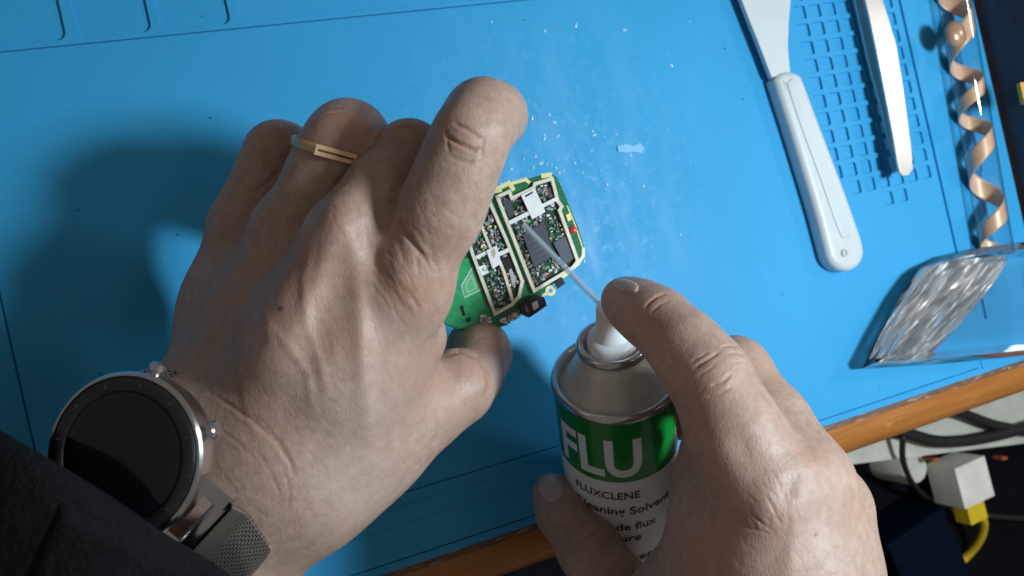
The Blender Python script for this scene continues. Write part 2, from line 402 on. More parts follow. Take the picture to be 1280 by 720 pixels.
# ================================================================== COCKTAIL GLASS LYING ON ITS SIDE
GL = NT('clear_glass')                  # thin clear walls: mirror-like at grazing angles, otherwise see-through
_tr = GL.n('ShaderNodeBsdfTransparent'); _tr.inputs[0].default_value = (0.93, 0.95, 0.97, 1); _gs = GL.n('ShaderNodeBsdfGlossy'); _gs.inputs['Roughness'].default_value = 0.03
_lw = GL.n('ShaderNodeLayerWeight'); _lw.inputs['Blend'].default_value = 0.5; _mx = GL.n('ShaderNodeMixShader')
GL.l(GL.math('ADD', GL.math('MULTIPLY', GL.math('POWER', _lw.outputs['Facing'], 2.0), 0.75), 0.06), _mx.inputs[0]); GL.l(_tr.outputs[0], _mx.inputs[1]); GL.l(_gs.outputs[0], _mx.inputs[2]); GL.l(_mx.outputs[0], GL.out.inputs['Surface'])
gl_o = empty('ribbon_tube', M(1220, 150, 0)); tag(gl_o, 'clear tube holding a peach ribbon spiral and a copper bead, lying on the mat', 'tube')
g0 = M(1247, 318, 0.0095); g1 = M(1186, -40, 0.0095); gax = (g1-g0).normalized(); gL = (g1-g0).length; TR = 0.0088
autosmooth(from_bm('clear_wall', lathe_bm(g0, gax, [(gL, TR), (0, TR), (-0.001, TR-0.001), (-0.0012, 0.0003)], 40, cap=False), GL.m, gl_o), 50)
COPPER = simple('peach_ribbon', (0.72, 0.43, 0.26), 0.4, 0.15)
u_ = gax.orthogonal().normalized(); v_ = gax.cross(u_)
bm = bmesh.new(); prev = None; NA = 8
for k in range(261):
    s_ = 0.001+(gL-0.002)*k/260; an = 2*math.pi*s_/0.036+0.6*math.sin(s_*70)
    row = [[bm.verts.new(g0+gax*s_+rr*(math.cos(an+1.9*j/NA)*u_+math.sin(an+1.9*j/NA)*v_)) for j in range(NA+1)] for rr in (TR-0.0007, TR-0.0010)]
    if prev:
        for q in range(2):
            for j in range(NA): bm.faces.new((prev[q][j], prev[q][j+1], row[q][j+1], row[q][j]))
        for j in (0, NA): bm.faces.new((prev[0][j], prev[1][j], row[1][j], row[0][j]))
    prev = row
from_bm('spiral_ribbon', bm, COPPER, gl_o, True)
kb = M(1194, 43, 0.0185)
bm = bmesh.new(); bmesh.ops.create_icosphere(bm, subdivisions=4, radius=1.0)
for v in bm.verts: v.co = kb+Vector((v.co.x*0.0066, v.co.y*0.0078, v.co.z*0.0045))
from_bm('bead', bm, simple('copper_bead', (0.50, 0.30, 0.19), 0.25, 0.3), gl_o, True)
# ---- clear faceted block at the mat's corner
CB = NT('clear_acrylic'); CB.set(Base_Color=(0.96, 0.97, 0.97), Roughness=0.02, Transmission_Weight=1.0, IOR=1.49)
blk = empty('clear_block', M(1200, 400, 0)); tag(blk, 'clear faceted acrylic block with a crumpled silver sheet added to imitate reflections, near the desk edge', 'block')
lo_px = [(1079, 460), (1100, 418), (1128, 368), (1152, 334), (1180, 321), (1235, 309), (1310, 300), (1315, 440), (1200, 452)]
def inset(pl, k_, cx=1215, cy=390): return [(x+(cx-x)*k_, y+(cy-y)*k_) for x, y in pl]
L0 = [M(x, y, 0.0006) for x, y in lo_px]; L1 = [M(x, y, 0.0075) for x, y in inset(lo_px, -0.01)]; L2 = [M(x, y, 0.017) for x, y in inset(lo_px, 0.10)]; L3 = [M(x, y, 0.020) for x, y in inset(lo_px, 0.22)]
bm = bmesh.new(); rings = [[bm.verts.new(p) for p in L] for L in (L0, L1, L2, L3)]
for a_, b_ in zip(rings, rings[1:]):
    for i in range(len(a_)): bm.faces.new((a_[i], a_[(i+1) % len(a_)], b_[(i+1) % len(a_)], b_[i]))
bm.faces.new(rings[0]); bm.faces.new(rings[-1]); bevel_bm(bm, 0.0007, 2, 12)
autosmooth(from_bm('block_body', bm, CB.m, blk), 12)
from mathutils import noise as mnoise
REFL = simple('reflection_silver', (0.85, 0.86, 0.87), 0.24, 0.82, var=0.15, vs_=60)  # added crumpled sheet, imitates reflections in the clear block
bm = bmesh.new(); G_ = []
for i in range(27):
    row = []
    for j in range(13):
        u, v = i/26, j/12
        x = (1087+u*(1150-1087))*(1-v)+(1156+u*(1250-1156))*v; y = (452-u*4)*(1-v)+(336-u*10)*v
        x += 10*math.sin(v*3.1)*(u-0.2); nz_ = mnoise.noise(Vector((u*4.2, v*2.2, 1.7)))
        row.append(bm.verts.new(M(x, y, 0.0095+0.0036*nz_+0.0008*mnoise.noise(Vector((u*12, v*14, 4.2))))))
    G_.append(row)
for i in range(26):
    for j in range(12): bm.faces.new((G_[i][j], G_[i+1][j], G_[i+1][j+1], G_[i][j+1]))
from_bm('reflection_sheet', bm, REFL, blk)

# ================================================================== CIRCUIT BOARD
bN = (-DV + 0.16*RV + 0.10*UV).normalized(); bO = P(650, 320, 0.322)
def B(px, py, h=0.0):                   # pixel -> board plane, lifted h metres off it
    r = ray(px, py); t = (bO-CAM).dot(bN)/r.dot(bN); return CAM+r*t+bN*h
pcb = empty('circuit_board', B(640, 320)); tag(pcb, 'green electronic key circuit board with pale shield frames held over the mat', 'circuit board')
def pcb_mat(name, c1, c2):
    t = NT(name); co = t.coord(); v = t.n('ShaderNodeTexVoronoi'); v.inputs['Scale'].default_value = 900; t.l(co, v.inputs['Vector'])
    t.set(Base_Color=t.mix(t.ramp(v.outputs['Distance'], [(0.2, (0,)*3), (0.5, (1,)*3)]), c1, c2), Roughness=0.3); return t.m
GRN = pcb_mat('pcb_solder_mask', (0.012, 0.10, 0.045), (0.02, 0.16, 0.07))
GRN2 = simple('pcb_bright_mask', (0.03, 0.36, 0.14), 0.3, var=0.2, vs_=300)
CREAM = simple('shield_tin', (0.78, 0.76, 0.62), 0.35, 0.25, var=0.08, vs_=300)
WHT = simple('bracket_white', (0.80, 0.83, 0.84), 0.35, 0.1, var=0.06, vs_=300)
CHIP = simple('chip_epoxy', (0.055, 0.062, 0.085), 0.4, var=0.15, vs_=300)
BLK = simple('black_plastic', (0.010, 0.010, 0.013), 0.35)
GOLD = simple('gold_plating', (0.80, 0.74, 0.36), 0.4, 0.2, var=0.1, vs_=300)
TIN = simple('solder_tin', (0.62, 0.64, 0.66), 0.3, 0.7)
RED = simple('red_led', (0.65, 0.03, 0.05), 0.3)
YLW = simple('yellow_part', (0.85, 0.78, 0.30), 0.4)
def bprism(name, pl, h0, h1, mat, parent=pcb, bev=0.0):
    bm = prism_bm([B(x, y, h0) for x, y in pl], [B(x, y, h1) for x, y in pl])
    if bev: bevel_bm(bm, bev, 1, 40)
    return from_bm(name, bm, mat, parent)
def bwall(name, pl, wpx, h0, h1, mat, closed=False, parent=pcb):
    bm = bmesh.new(); seg = list(zip(pl, pl[1:])) + ([(pl[-1], pl[0])] if closed else [])
    for i, (a, b) in enumerate(seg):
        A, C_ = B(*a, h0), B(*b, h0); d_ = (C_-A).normalized(); s_ = bN.cross(d_)*(wpx*0.5*0.322/F); e = d_*(wpx*0.45*0.322/F)
        hh = h1-0.00003*(i % 2)
        prism_bm([A-s_-e, C_-s_+e, C_+s_+e, A+s_-e], [p+bN*(hh-h0) for p in (A-s_-e, C_-s_+e, C_+s_+e, A+s_-e)], bm)
    return from_bm(name, bm, mat, parent)
ol = [(540, 296), (590, 258), (609, 243), (636, 227), (658, 224), (679, 218), (687, 217), (695, 220), (702, 234), (711, 256), (723, 285), (729.5, 307), (731, 319), (725, 330), (716, 337), (693, 353), (680, 367), (647, 395), (632, 407), (600, 416), (575, 413), (556, 405), (535, 380)]
bprism('board', ol, -0.0012, 0.0, GRN)
bprism('bare_area', [(556, 404), (545, 350), (575, 325), (587, 322), (616, 396), (604, 411), (577, 411)], 0.0, 0.00012, GRN2)
f1 = [(621, 247), (636, 240.5), (639, 249), (666, 236), (668, 231), (689, 224.5), (692, 236), (696, 252), (701, 259), (698.5, 264), (721, 327), (715, 335), (667, 364)]
bprism('shield_shade', f1, 0.0, 0.00006, simple('shaded_mask', (0.006, 0.045, 0.025), 0.35))  # added dark sheet: shade inside the frames put into the colour
bprism('shield_shade', [(597, 264), (612, 255), (632, 300), (652, 352), (648, 371), (639, 381), (618, 393), (590, 318), (584, 296)], 0.0, 0.00006, bpy.data.materials['shaded_mask'])
bwall('shield_frame', f1, 4.2, 0.0, 0.0019, CREAM, True)
f2 = [(597, 264), (612, 255), (632, 300), (652, 352), (648, 371), (639, 381), (618, 393), (590, 318), (584, 296)]
bwall('shield_frame', f2, 4.0, 0.0, 0.0019, CREAM, True)
bwall('shield_rib', [(637, 279), (661, 267)], 5, 0.0, 0.0021, WHT)
bwall('shield_rib', [(676, 259), (694, 250)], 4.5, 0.0, 0.0021, WHT)
bwall('shield_rib', [(597, 272), (608, 300), (613, 312)], 3.4, 0.0, 0.0018, CREAM)
bwall('shield_rib', [(596, 322), (608, 316)], 4, 0.0, 0.0018, WHT)
bwall('shield_rib', [(622, 319), (633, 314)], 5, 0.0, 0.0019, WHT)
bwall('shield_rib', [(624, 328), (629, 340), (640, 376)], 3.6, 0.0, 0.0018, CREAM)
bk_ = bprism('bracket', [(650, 245.5), (667, 236.5), (680.5, 266), (664, 275.5)], 0.0017, 0.0024, WHT, bev=0.0001)
bk2_ = bprism('bracket', [(607, 314), (620, 308), (625.5, 330), (615, 337)], 0.0016, 0.0023, WHT, bev=0.0001)
bprism('bracket_slot', [(655, 246), (665, 240.5), (664.5, 243), (655.5, 248.5)], 0.0024, 0.00247, BLK, bk_)
bprism('solder_spot', [(613, 314), (617, 311), (619, 318), (616, 324), (614, 320)], 0.0023, 0.00237, simple('dull_solder', (0.42, 0.40, 0.30), 0.5), bk2_)
ic = bprism('chip', [(653, 294), (679, 276.5), (691, 319), (667, 335)], 0.0001, 0.0012, CHIP, bev=0.0001)
for k in range(4): bwall('chip_print', [(664+2.4*k, 303+6*k), (676+2.0*k, 297.5+6*k)], 1.0, 0.0012, 0.00123, simple('grey_print', (0.10, 0.105, 0.125), 0.6), parent=ic)
bprism('chip', [(691, 304), (707, 295), (718.5, 322), (705, 331)], 0.0001, 0.0011, simple('chip_epoxy_grey', (0.085, 0.095, 0.13), 0.4), bev=0.0001)
bprism('chip', [(628, 252), (636, 246.5), (643, 268), (636, 272)], 0.0001, 0.0009, CHIP, bev=0.0001)
bprism('chip', [(681, 238), (688, 234), (692, 246), (686, 249)], 0.0001, 0.0008, CHIP, bev=0.0001)
bprism('chip', [(627, 325), (637, 320), (643, 335), (632, 339)], 0.0001, 0.0009, BLK, bev=0.0001)
bprism('crystal', [(598, 334), (606, 331), (611, 341), (603, 345)], 0.0001, 0.0009, WHT, bev=0.0001)
bprism('crystal', [(635.5, 338), (639, 336), (644, 350), (641, 359)], 0.0001, 0.0010, TIN, bev=0.0001)
# gold edge pads
bwall('edge_pad', [(606, 247), (613, 240), (625, 238)], 5, 0.0, 0.0003, GOLD)
bwall('edge_pad', [(622, 236), (636, 229), (641, 236)], 5.5, 0.0, 0.00035, GOLD)
bwall('edge_pad', [(641, 229), (657, 224.5), (661, 228)], 4.2, 0.0, 0.0003, GOLD)
bwall('edge_pad', [(679, 220), (687, 219)], 6, 0.0, 0.0003, GOLD)
bwall('edge_pad', [(709, 258), (719, 282), (727.5, 308)], 1.6, 0.0, 0.0003, GOLD)
bwall('edge_pad', [(729, 311), (729, 320), (722, 330), (715, 336)], 4, 0.0, 0.0003, CREAM)
bprism('indicator', [(707, 269), (711.5, 267), (714, 275), (709.5, 277)], 0.0, 0.0008, YLW)
bm = lathe_bm(B(716.5, 287.5), bN, [(0, 0.0014), (0.0006, 0.0014), (0.0009, 0.0008), (0.001, 0.0001)], 20); from_bm('red_led', bm, RED, pcb, True)
bprism('silkscreen_square', [(577, 357), (590, 335), (601, 362), (581, 372)], 0.00012, 0.00014, simple('pad_green', (0.10, 0.48, 0.22), 0.5))
bwall('silkscreen_line', [(577, 357), (590, 335), (601, 362), (581, 372)], 1.3, 0.00012, 0.00017, simple('silkscreen', (0.6, 0.75, 0.62), 0.6), True)
bwall('silkscreen_line', [(582, 356), (589, 344), (595, 360), (585, 366)], 1.0, 0.00014, 0.00019, simple('silkscreen_thin', (0.5, 0.66, 0.5), 0.6), True)
bprism('slot', [(574.5, 383), (578.5, 381.5), (582, 394), (578.5, 396)], 0.00012, 0.00016, BLK)
bprism('slot', [(582, 398), (587, 396), (589, 400), (585.5, 403.5), (582, 402)], 0.00012, 0.00016, BLK)
# connector on the long edge
cn_ = bprism('connector', [(648, 384), (666, 369), (678, 373), (681, 383), (661, 397), (652, 393)], -0.001, 0.0042, BLK, bev=0.0003)
bprism('connector_contact', [(662, 380), (668.5, 377), (671, 385), (664.5, 389)], 0.0042, 0.0046, TIN, cn_)
bprism('connector_contact', [(653, 384.5), (656, 382.5), (659, 391), (656.5, 392)], 0.0042, 0.0045, simple('dull_contact', (0.16, 0.17, 0.19), 0.4), cn_)
bm = lathe_bm(B(688, 363.5, -0.0002), bN, [(0, 0.0021), (0.0005, 0.0021), (0.0005, 0.0009), (0, 0.0009), (0, 0.0021)], 24, cap=False); from_bm('screw_lug', bm, GOLD, pcb)
bwall('lug_arm', [(684, 366), (679, 369)], 3.5, -0.0002, 0.0003, GOLD)
bprism('side_switch', [(693, 353), (701, 347), (705, 355), (697, 361)], -0.0008, 0.0022, BLK, bev=0.0002)
bwall('edge_pad', [(703, 346), (711, 341)], 4, -0.0002, 0.0003, GOLD)
# the many tiny parts
def inpoly(x, y, pl):
    c = False; j = len(pl)-1
    for i in range(len(pl)):
        if (pl[i][1] > y) != (pl[j][1] > y) and x < (pl[j][0]-pl[i][0])*(y-pl[i][1])/(pl[j][1]-pl[i][1])+pl[i][0]: c = not c
        j = i
    return c
avoid = [[(651, 294), (680, 275), (693, 320), (666, 337)], [(689, 304), (708, 294), (720, 323), (704, 333)], [(648, 245), (668, 235), (683, 266), (662, 277)], [(606, 313), (621, 306), (627, 331), (614, 339)], [(625, 325), (638, 318), (645, 336), (631, 341)], [(627, 252), (637, 245), (644, 269), (635, 274)]]
regs = [[(624, 250), (664, 240), (670, 234), (687, 228), (696, 262), (717, 325), (668, 358)], [(600, 267), (610, 260), (648, 352), (638, 376), (620, 388), (588, 296)], [(622, 400), (648, 388), (652, 394), (634, 406)], [(602, 392), (616, 400), (610, 408), (600, 404)]]
bm = bmesh.new(); ax1 = (B(690, 225)-B(621, 247)).normalized(); ax2 = bN.cross(ax1)
for k in range(1500):
    pl_ = random.choices(regs, (6, 4, 0.9, 0.5))[0]
    x = random.uniform(min(p[0] for p in pl_), max(p[0] for p in pl_)); y = random.uniform(min(p[1] for p in pl_), max(p[1] for p in pl_))
    if not inpoly(x, y, pl_) or any(inpoly(x, y, a) for a in avoid): continue
    sx, sy = random.choice(((0.00055, 0.0003), (0.0003, 0.00055), (0.0004, 0.00025), (0.0007, 0.0004), (0.00028, 0.00028)))
    hh = random.uniform(0.0002, 0.0005); c = B(x, y, hh+random.uniform(0, 0.0001))
    mi = random.choices(range(8), (4, 3, 5, 3, 2, 2.5, 0.7, 1))[0]
    box_bm(c, ax1*sx, ax2*sy, bN*hh, bm, mi)
    if mi in (0, 2, 4):
        for sgn in (-1, 1): box_bm(c+ax1*sgn*sx*0.85, ax1*sx*0.25, ax2*sy*1.06, bN*hh*1.05, bm, 1)
tag(from_bm('surface_components', bm, [simple('capacitor_tan', (0.40, 0.27, 0.15), 0.45), TIN, CHIP, simple('resistor_white', (0.72, 0.74, 0.72), 0.4), BLK, GRN2, simple('part_red', (0.45, 0.08, 0.05), 0.4), YLW], pcb), kind='stuff')

# ================================================================== AEROSOL CAN
cO = P(768, 467, 0.318); CR = 0.0247
cA = (0.15*0.81*RV - 0.985*0.81*UV + 0.586*DV).normalized()      # from the rim towards the bottom
cU = (-DV - cA*(-DV).dot(cA)).normalized(); cV = cA.cross(cU)    # cU faces the camera
def can_hit(px, py, R=CR):              # pixel -> angle and length on the can's side
    d_ = ray(px, py); oo = CAM-cO
    dp = d_-cA*d_.dot(cA); op = oo-cA*oo.dot(cA)
    a_, b_, c_ = dp.dot(dp), 2*dp.dot(op), op.dot(op)-R*R; disc = b_*b_-4*a_*c_
    if disc < 0: disc = 0
    t_ = (-b_-math.sqrt(disc))/(2*a_); q_ = oo+d_*t_
    return math.atan2(q_.dot(cV), q_.dot(cU)), q_.dot(cA), t_
def can_pt(th, s_, R): return cO+cA*s_+R*(math.cos(th)*cU+math.sin(th)*cV)
can = empty('spray_can', cO+cA*0.13); tag(can, 'white and green aerosol can of flux cleaner held in the right hand', 'spray can')
TINP = simple('tinplate', (0.70, 0.68, 0.62), 0.42, 0.4, var=0.12, vs_=90, bump=0.00012, bscale=500)
RIM = simple('rolled_rim', (0.58, 0.58, 0.60), 0.22, 1.0, var=0.08, vs_=150)
CANW = simple('can_enamel_white', (0.85, 0.86, 0.86), 0.22, var=0.03)
CANG = simple('can_enamel_green', (0.005, 0.22, 0.035), 0.18, var=0.06)
INK = simple('can_ink', (0.02, 0.025, 0.03), 0.4)
bodyp = [(0.0030, CR-0.0012), (0.0055, CR-0.0003), (0.007, CR), (0.128, CR), (0.131, CR-0.001), (0.133, CR-0.003)]
autosmooth(from_bm('can_body', lathe_bm(cO, cA, bodyp, 96, ref=cU), CANW, can), 40)
rim_p = [(0.0046, CR-0.0010), (0.0030, CR+0.0004), (0.0012, CR+0.0008), (-0.0004, CR+0.0003), (-0.0010, CR-0.0008), (-0.0004, CR-0.0019), (0.0014, CR-0.0026), (0.0030, CR-0.0030)]
autosmooth(from_bm('seam_ring', lathe_bm(cO, cA, rim_p, 96, cap=False), RIM, can), 60)
sh_p = [(0.0030, CR-0.0026), (0.0016, CR-0.0042), (-0.0015, CR-0.0062), (-0.0060, CR-0.0085), (-0.0105, CR-0.0112), (-0.0138, CR-0.0128)]
autosmooth(from_bm('can_shoulder', lathe_bm(cO, cA, sh_p, 96, cap=False), TINP, can), 60)
cup = [(-0.0130, 0.0128), (-0.0140, 0.0139), (-0.0158, 0.0142), (-0.0172, 0.0136), (-0.0176, 0.0125), (-0.0168, 0.0112), (-0.0150, 0.0104), (-0.0140, 0.0098), (-0.0138, 0.0003)]
autosmooth(from_bm('valve_cup', lathe_bm(cO, cA, cup, 72, cap=False), RIM, can), 60)
NOZ = simple('nozzle_plastic', (0.74, 0.76, 0.78), 0.38, var=0.03, Subsurface_Weight=0.15)
noz = [(-0.0135, 0.0098), (-0.0180, 0.0098), (-0.0195, 0.0092), (-0.0202, 0.0072), (-0.0230, 0.0062), (-0.0295, 0.0056), (-0.0330, 0.0054), (-0.0338, 0.0048), (-0.0338, 0.0003)]
nz = autosmooth(from_bm('nozzle', lathe_bm(cO, cA, noz, 48, cap=False), NOZ, can), 50)
# thin straw from the nozzle to the board
s0 = cO+cA*(-0.0300); s1 = B(652, 284, 0.0050)
STR = NT('clear_straw'); STR.set(Base_Color=(0.55, 0.68, 0.78), Roughness=0.15, Transmission_Weight=0.0, Alpha=0.38, Specular_IOR_Level=0.9)
st_ = autosmooth(from_bm('straw', tube_bm([s0.lerp(s1, k/12) for k in range(13)], 0.00125, 14), STR.m, can), 60)
bm = tube_bm([s0.lerp(s1, k/12) for k in range(13)], 0.0003, 8)
from_bm('straw_bore', bm, simple('bore_fluid', (0.55, 0.66, 0.75), 0.3), st_, True)
# green band
def cpatch(name, th0, th1, sa, sb, R, mat, n=72):
    bm = bmesh.new(); rows = []
    for k in range(n+1):
        th = th0+(th1-th0)*k/n
        rows.append([bm.verts.new(can_pt(th, sa, R)), bm.verts.new(can_pt(th, sb, R))])
    for a, b in zip(rows, rows[1:]): bm.faces.new((a[0], b[0], b[1], a[1]))
    return from_bm(name, bm, mat, can, True)
_, sg0, _ = can_hit(770, 531); _, sg1, _ = can_hit(770, 603)
thL, _, _ = can_hit(706, 570); thR, _, _ = can_hit(844, 560)
sgn = 1 if thR > thL else -1
lb_ = cpatch('label_band', thR, thR-sgn*4.2, sg0, sg1, CR+0.00012, CANG)
# silver trim below the seam
cpatch('label_trim', 0, 2*math.pi, 0.0052, 0.0064, CR+0.0001, RIM, 96)
def wrap_text(name, body, pxa, pxb, cap_px, mat, R, offset=0.0, anchor=None, parent=None):
    """text from pixel pxa (left end of baseline) to pxb (right end), wrapped on the can"""
    fc = bpy.data.curves.new('t', 'FONT'); fc.body = body; fc.size = 1.0; fc.offset = offset; fc.resolution_u = 4
    tmp = bpy.data.objects.new('t', fc); COL.objects.link(tmp); me = bake(tmp); bpy.data.objects.remove(tmp)
    bm = bmesh.new(); bm.from_mesh(me)
    x0 = min(v.co.x for v in bm.verts); x1 = max(v.co.x for v in bm.verts)
    t0, _, D0 = can_hit(pxa[0], pxb[1]-6); t1, s1_, _ = can_hit(*pxb); s1_ = can_hit(*anchor)[1] if anchor else s1_; s0_ = s1_
    wid = (t1-t0)*R; hgt = cap_px*D0/F/math.sqrt(max(0.2, 1-0.586**2))
    nb = max(6, int(abs(t1-t0)/0.05))
    for k in range(1, nb):
        xx = x0+(x1-x0)*k/nb
        bmesh.ops.bisect_plane(bm, geom=bm.verts[:]+bm.edges[:]+bm.faces[:], plane_co=(xx, 0, 0), plane_no=(1, 0, 0))
    capH = 0.73
    for v in bm.verts:
        f = (v.co.x-x0)/(x1-x0); hh = v.co.y/capH*hgt
        v.co = can_pt(t0+(t1-t0)*f, s0_+(s1_-s0_)*f-hh, R)
    return from_bm(name, bm, mat, parent or can, recalc=True)
wrap_text('brand_lettering', 'FLU', (709, 0), (803, 590), 50, simple('can_letter_white', (0.84, 0.85, 0.85), 0.3, var=0.03), CR+0.00024, offset=0.028, parent=lb_)
for b_, pa, pb, ch, an_ in (('FLUXCLENE', (722, 0), (800, 621), 10.5, None), ('Cleaning Solvent', (722, 0), (836, 636), 11, (784, 643)), ('Solvant de flux', (722, 0), (820, 660), 11, (790, 662)), ('texture', (744, 0), (802, 676), 11, (795, 675)), ('Cleaner for', (750, 0), (838, 696), 11, (812, 695))):
    wrap_text('label_text', b_, pa, pb, ch, INK, CR+0.0002, offset=0.014, anchor=an_)

# ================================================================== HANDS (one continuous surface each)
def skin_material():
    t = NT('skin'); co = t.coord()
    at = t.n('ShaderNodeAttribute', attribute_name='tone'); sep = t.n('ShaderNodeSeparateColor'); t.l(at.outputs['Color'], sep.inputs[0])
    base = t.ramp(t.noise(co, 55, 5, 0.6), [(0.3, (0.395, 0.272, 0.212)), (0.7, (0.47, 0.342, 0.275))])
    mot = t.ramp(t.noise(co, 330, 4, 0.65), [(0.35, (0.86, 0.83, 0.80)), (0.65, (1.08, 1.08, 1.08))])
    base = t.mix(1.0, base, mot, 'MULTIPLY')
    base = t.mix(t.ramp(t.noise(co, 28, 3), [(0.45, (0,)*3), (0.72, (0.45,)*3)]), base, (0.45, 0.25, 0.19))
    base = t.mix(sep.outputs[0], base, (0.37, 0.17, 0.11))            # redder knuckles, and shade painted into the skin folds
    base = t.mix(sep.outputs[1], base, (0.50, 0.41, 0.36))             # paler stretched skin
    base = t.mix(sep.outputs[2], base, (0.045, 0.022, 0.016))          # mole
    v = t.n('ShaderNodeTexVoronoi'); v.inputs['Scale'].default_value = 1150; t.l(t.coord((1, 1, 1)), v.inputs['Vector'])
    v2 = t.n('ShaderNodeTexVoronoi', feature='DISTANCE_TO_EDGE'); v2.inputs['Scale'].default_value = 1000; t.l(t.coord((1.0, 0.45, 1.0), (0.3, 0.2, 0.75)), v2.inputs['Vector'])
    h = t.math('ADD', t.math('MULTIPLY', v.outputs['Distance'], -0.4), t.math('MINIMUM', t.math('MULTIPLY', v2.outputs['Distance'], 4.0), 0.6))
    n1 = t.bump(h, 0.00010, 0.5)
    n2 = t.bump(t.noise(t.coord((1.0, 0.22, 1.0), (0.2, 0.3, 0.9)), 520, 4, 0.6), 0.00032, 0.4, prev=n1)
    t.set(Base_Color=base, Normal=n2, Roughness=t.ramp(t.noise(co, 260, 3), [(0.3, (0.42,)*3), (0.7, (0.58,)*3)]))
    t.set(Subsurface_Weight=0.12, Subsurface_Radius=(1.0, 0.35, 0.18)); t.b.inputs['Subsurface Scale'].default_value = 0.0035
    t.b.inputs['Specular IOR Level'].default_value = 0.42
    return t.m
SKIN = skin_material()
NAIL = NT('nail'); NAIL.set(Base_Color=(0.54, 0.37, 0.31), Roughness=0.3, Subsurface_Weight=0.1); NAIL.b.inputs['Subsurface Scale'].default_value = 0.002
NAIL = NAIL.m
def smin(a, b, k):
    h = np.maximum(k-np.abs(a-b), 0)/k
    return np.minimum(a, b)-h*h*k*0.25
def sdf_mesh(groups, hstep, ksep=0.0014, kjoin=0.009, pad=0.006, cuts=()):
    """groups[0] is the palm; the others are fingers. A group is (k, [(A, ra, B, rb), ...]); returns verts, quads"""
    allp = [(np.array(p), r) for k, g in groups for (a, ra, b, rb) in g for p, r in ((a, ra), (b, rb))]
    lo_ = np.min([p-r for p, r in allp], axis=0)-pad; hi = np.max([p+r for p, r in allp], axis=0)+pad
    n = np.ceil((hi-lo_)/hstep).astype(int)+1
    ax = [lo_[i]+hstep*np.arange(n[i]) for i in range(3)]
    fields = []
    for k, g in groups:
        Fd = np.full(n, 0.05, np.float32)
        for a, ra, b, rb in g:
            a = np.array(a); b = np.array(b); R = max(ra, rb)+0.016
            i0 = np.maximum(((np.minimum(a, b)-R-lo_)/hstep).astype(int), 0); i1 = np.minimum(((np.maximum(a, b)+R-lo_)/hstep).astype(int)+1, n)
            X = ax[0][i0[0]:i1[0], None, None].astype(np.float32); Y = ax[1][None, i0[1]:i1[1], None].astype(np.float32); Z = ax[2][None, None, i0[2]:i1[2]].astype(np.float32)
            d_ = (b-a).astype(np.float32); L2 = max(float(d_ @ d_), 1e-12)
            tt = np.clip(((X-a[0])*d_[0]+(Y-a[1])*d_[1]+(Z-a[2])*d_[2])/L2, 0, 1)
            ts = tt*tt*(3-2*tt)*0.3+tt*0.7
            ds = np.sqrt((X-a[0]-tt*d_[0])**2+(Y-a[1]-tt*d_[1])**2+(Z-a[2]-tt*d_[2])**2)-(ra+(rb-ra)*ts)
            sl = (slice(i0[0], i1[0]), slice(i0[1], i1[1]), slice(i0[2], i1[2]))
            Fd[sl] = smin(Fd[sl], ds.astype(np.float32), np.float32(k))
        fields.append(Fd)
    tot = None
    for Fd in fields[1:]:
        u = smin(fields[0], Fd, np.float32(kjoin)); tot = u if tot is None else smin(tot, u, np.float32(ksep))
    if tot is None: tot = fields[0]
    return surface_nets(tot, lo_, hstep)
def surface_nets(Fd, org, h):
    S = Fd < 0; n = Fd.shape
    cnt = np.zeros((n[0]-1, n[1]-1, n[2]-1), np.int8); corners = [(i, j, k) for i in (0, 1) for j in (0, 1) for k in (0, 1)]
    for i, j, k in corners: cnt += S[i:n[0]-1+i, j:n[1]-1+j, k:n[2]-1+k]
    act = (cnt > 0) & (cnt < 8); idx = np.argwhere(act)
    vid = np.full(act.shape, -1, np.int32); vid[act] = np.arange(len(idx))
    cv = {c: Fd[idx[:, 0]+c[0], idx[:, 1]+c[1], idx[:, 2]+c[2]] for c in corners}
    acc = np.zeros((len(idx), 3)); num = np.zeros(len(idx))
    for c in corners:
        for d in range(3):
            if c[d]: continue
            c2 = list(c); c2[d] = 1; a, b = cv[c], cv[tuple(c2)]; m = (a < 0) != (b < 0)
            t_ = np.where(m, a/np.where(m, a-b, 1), 0)
            p = np.tile(np.array(c, float), (len(idx), 1)); p[:, d] += t_
            acc += p*m[:, None]; num += m
    V = (idx+acc/num[:, None])*h+org
    quads = []
    for d in range(3):
        e, g = [x for x in range(3) if x != d]
        sl0 = [slice(1, n[x]-1) for x in range(3)]; sl0[d] = slice(0, n[d]-1); sl1 = list(sl0); sl1[d] = slice(1, n[d])
        A, Bb = S[tuple(sl0)], S[tuple(sl1)]; ch = np.argwhere(A != Bb)
        off = np.array([1, 1, 1]); off[d] = 0; ch2 = ch+off
        flip = A[tuple(ch.T)]
        q = []
        for de, dg in ((-1, -1), (0, -1), (0, 0), (-1, 0)):
            cc_ = ch2.copy(); cc_[:, e] += de; cc_[:, g] += dg; q.append(vid[tuple(cc_.T)])
        q = np.stack(q, 1); fl = flip if d != 1 else ~flip
        q[~fl] = q[~fl][:, ::-1]; quads.append(q)
    return V, np.concatenate(quads)
_R = np.array([RV, UV, DV]); _C = np.array(CAM)
def to_px(V):
    c = (V-_C) @ _R.T; return 640+F*c[:, 0]/c[:, 2], 360-F*c[:, 1]/c[:, 2], c[:, 2]
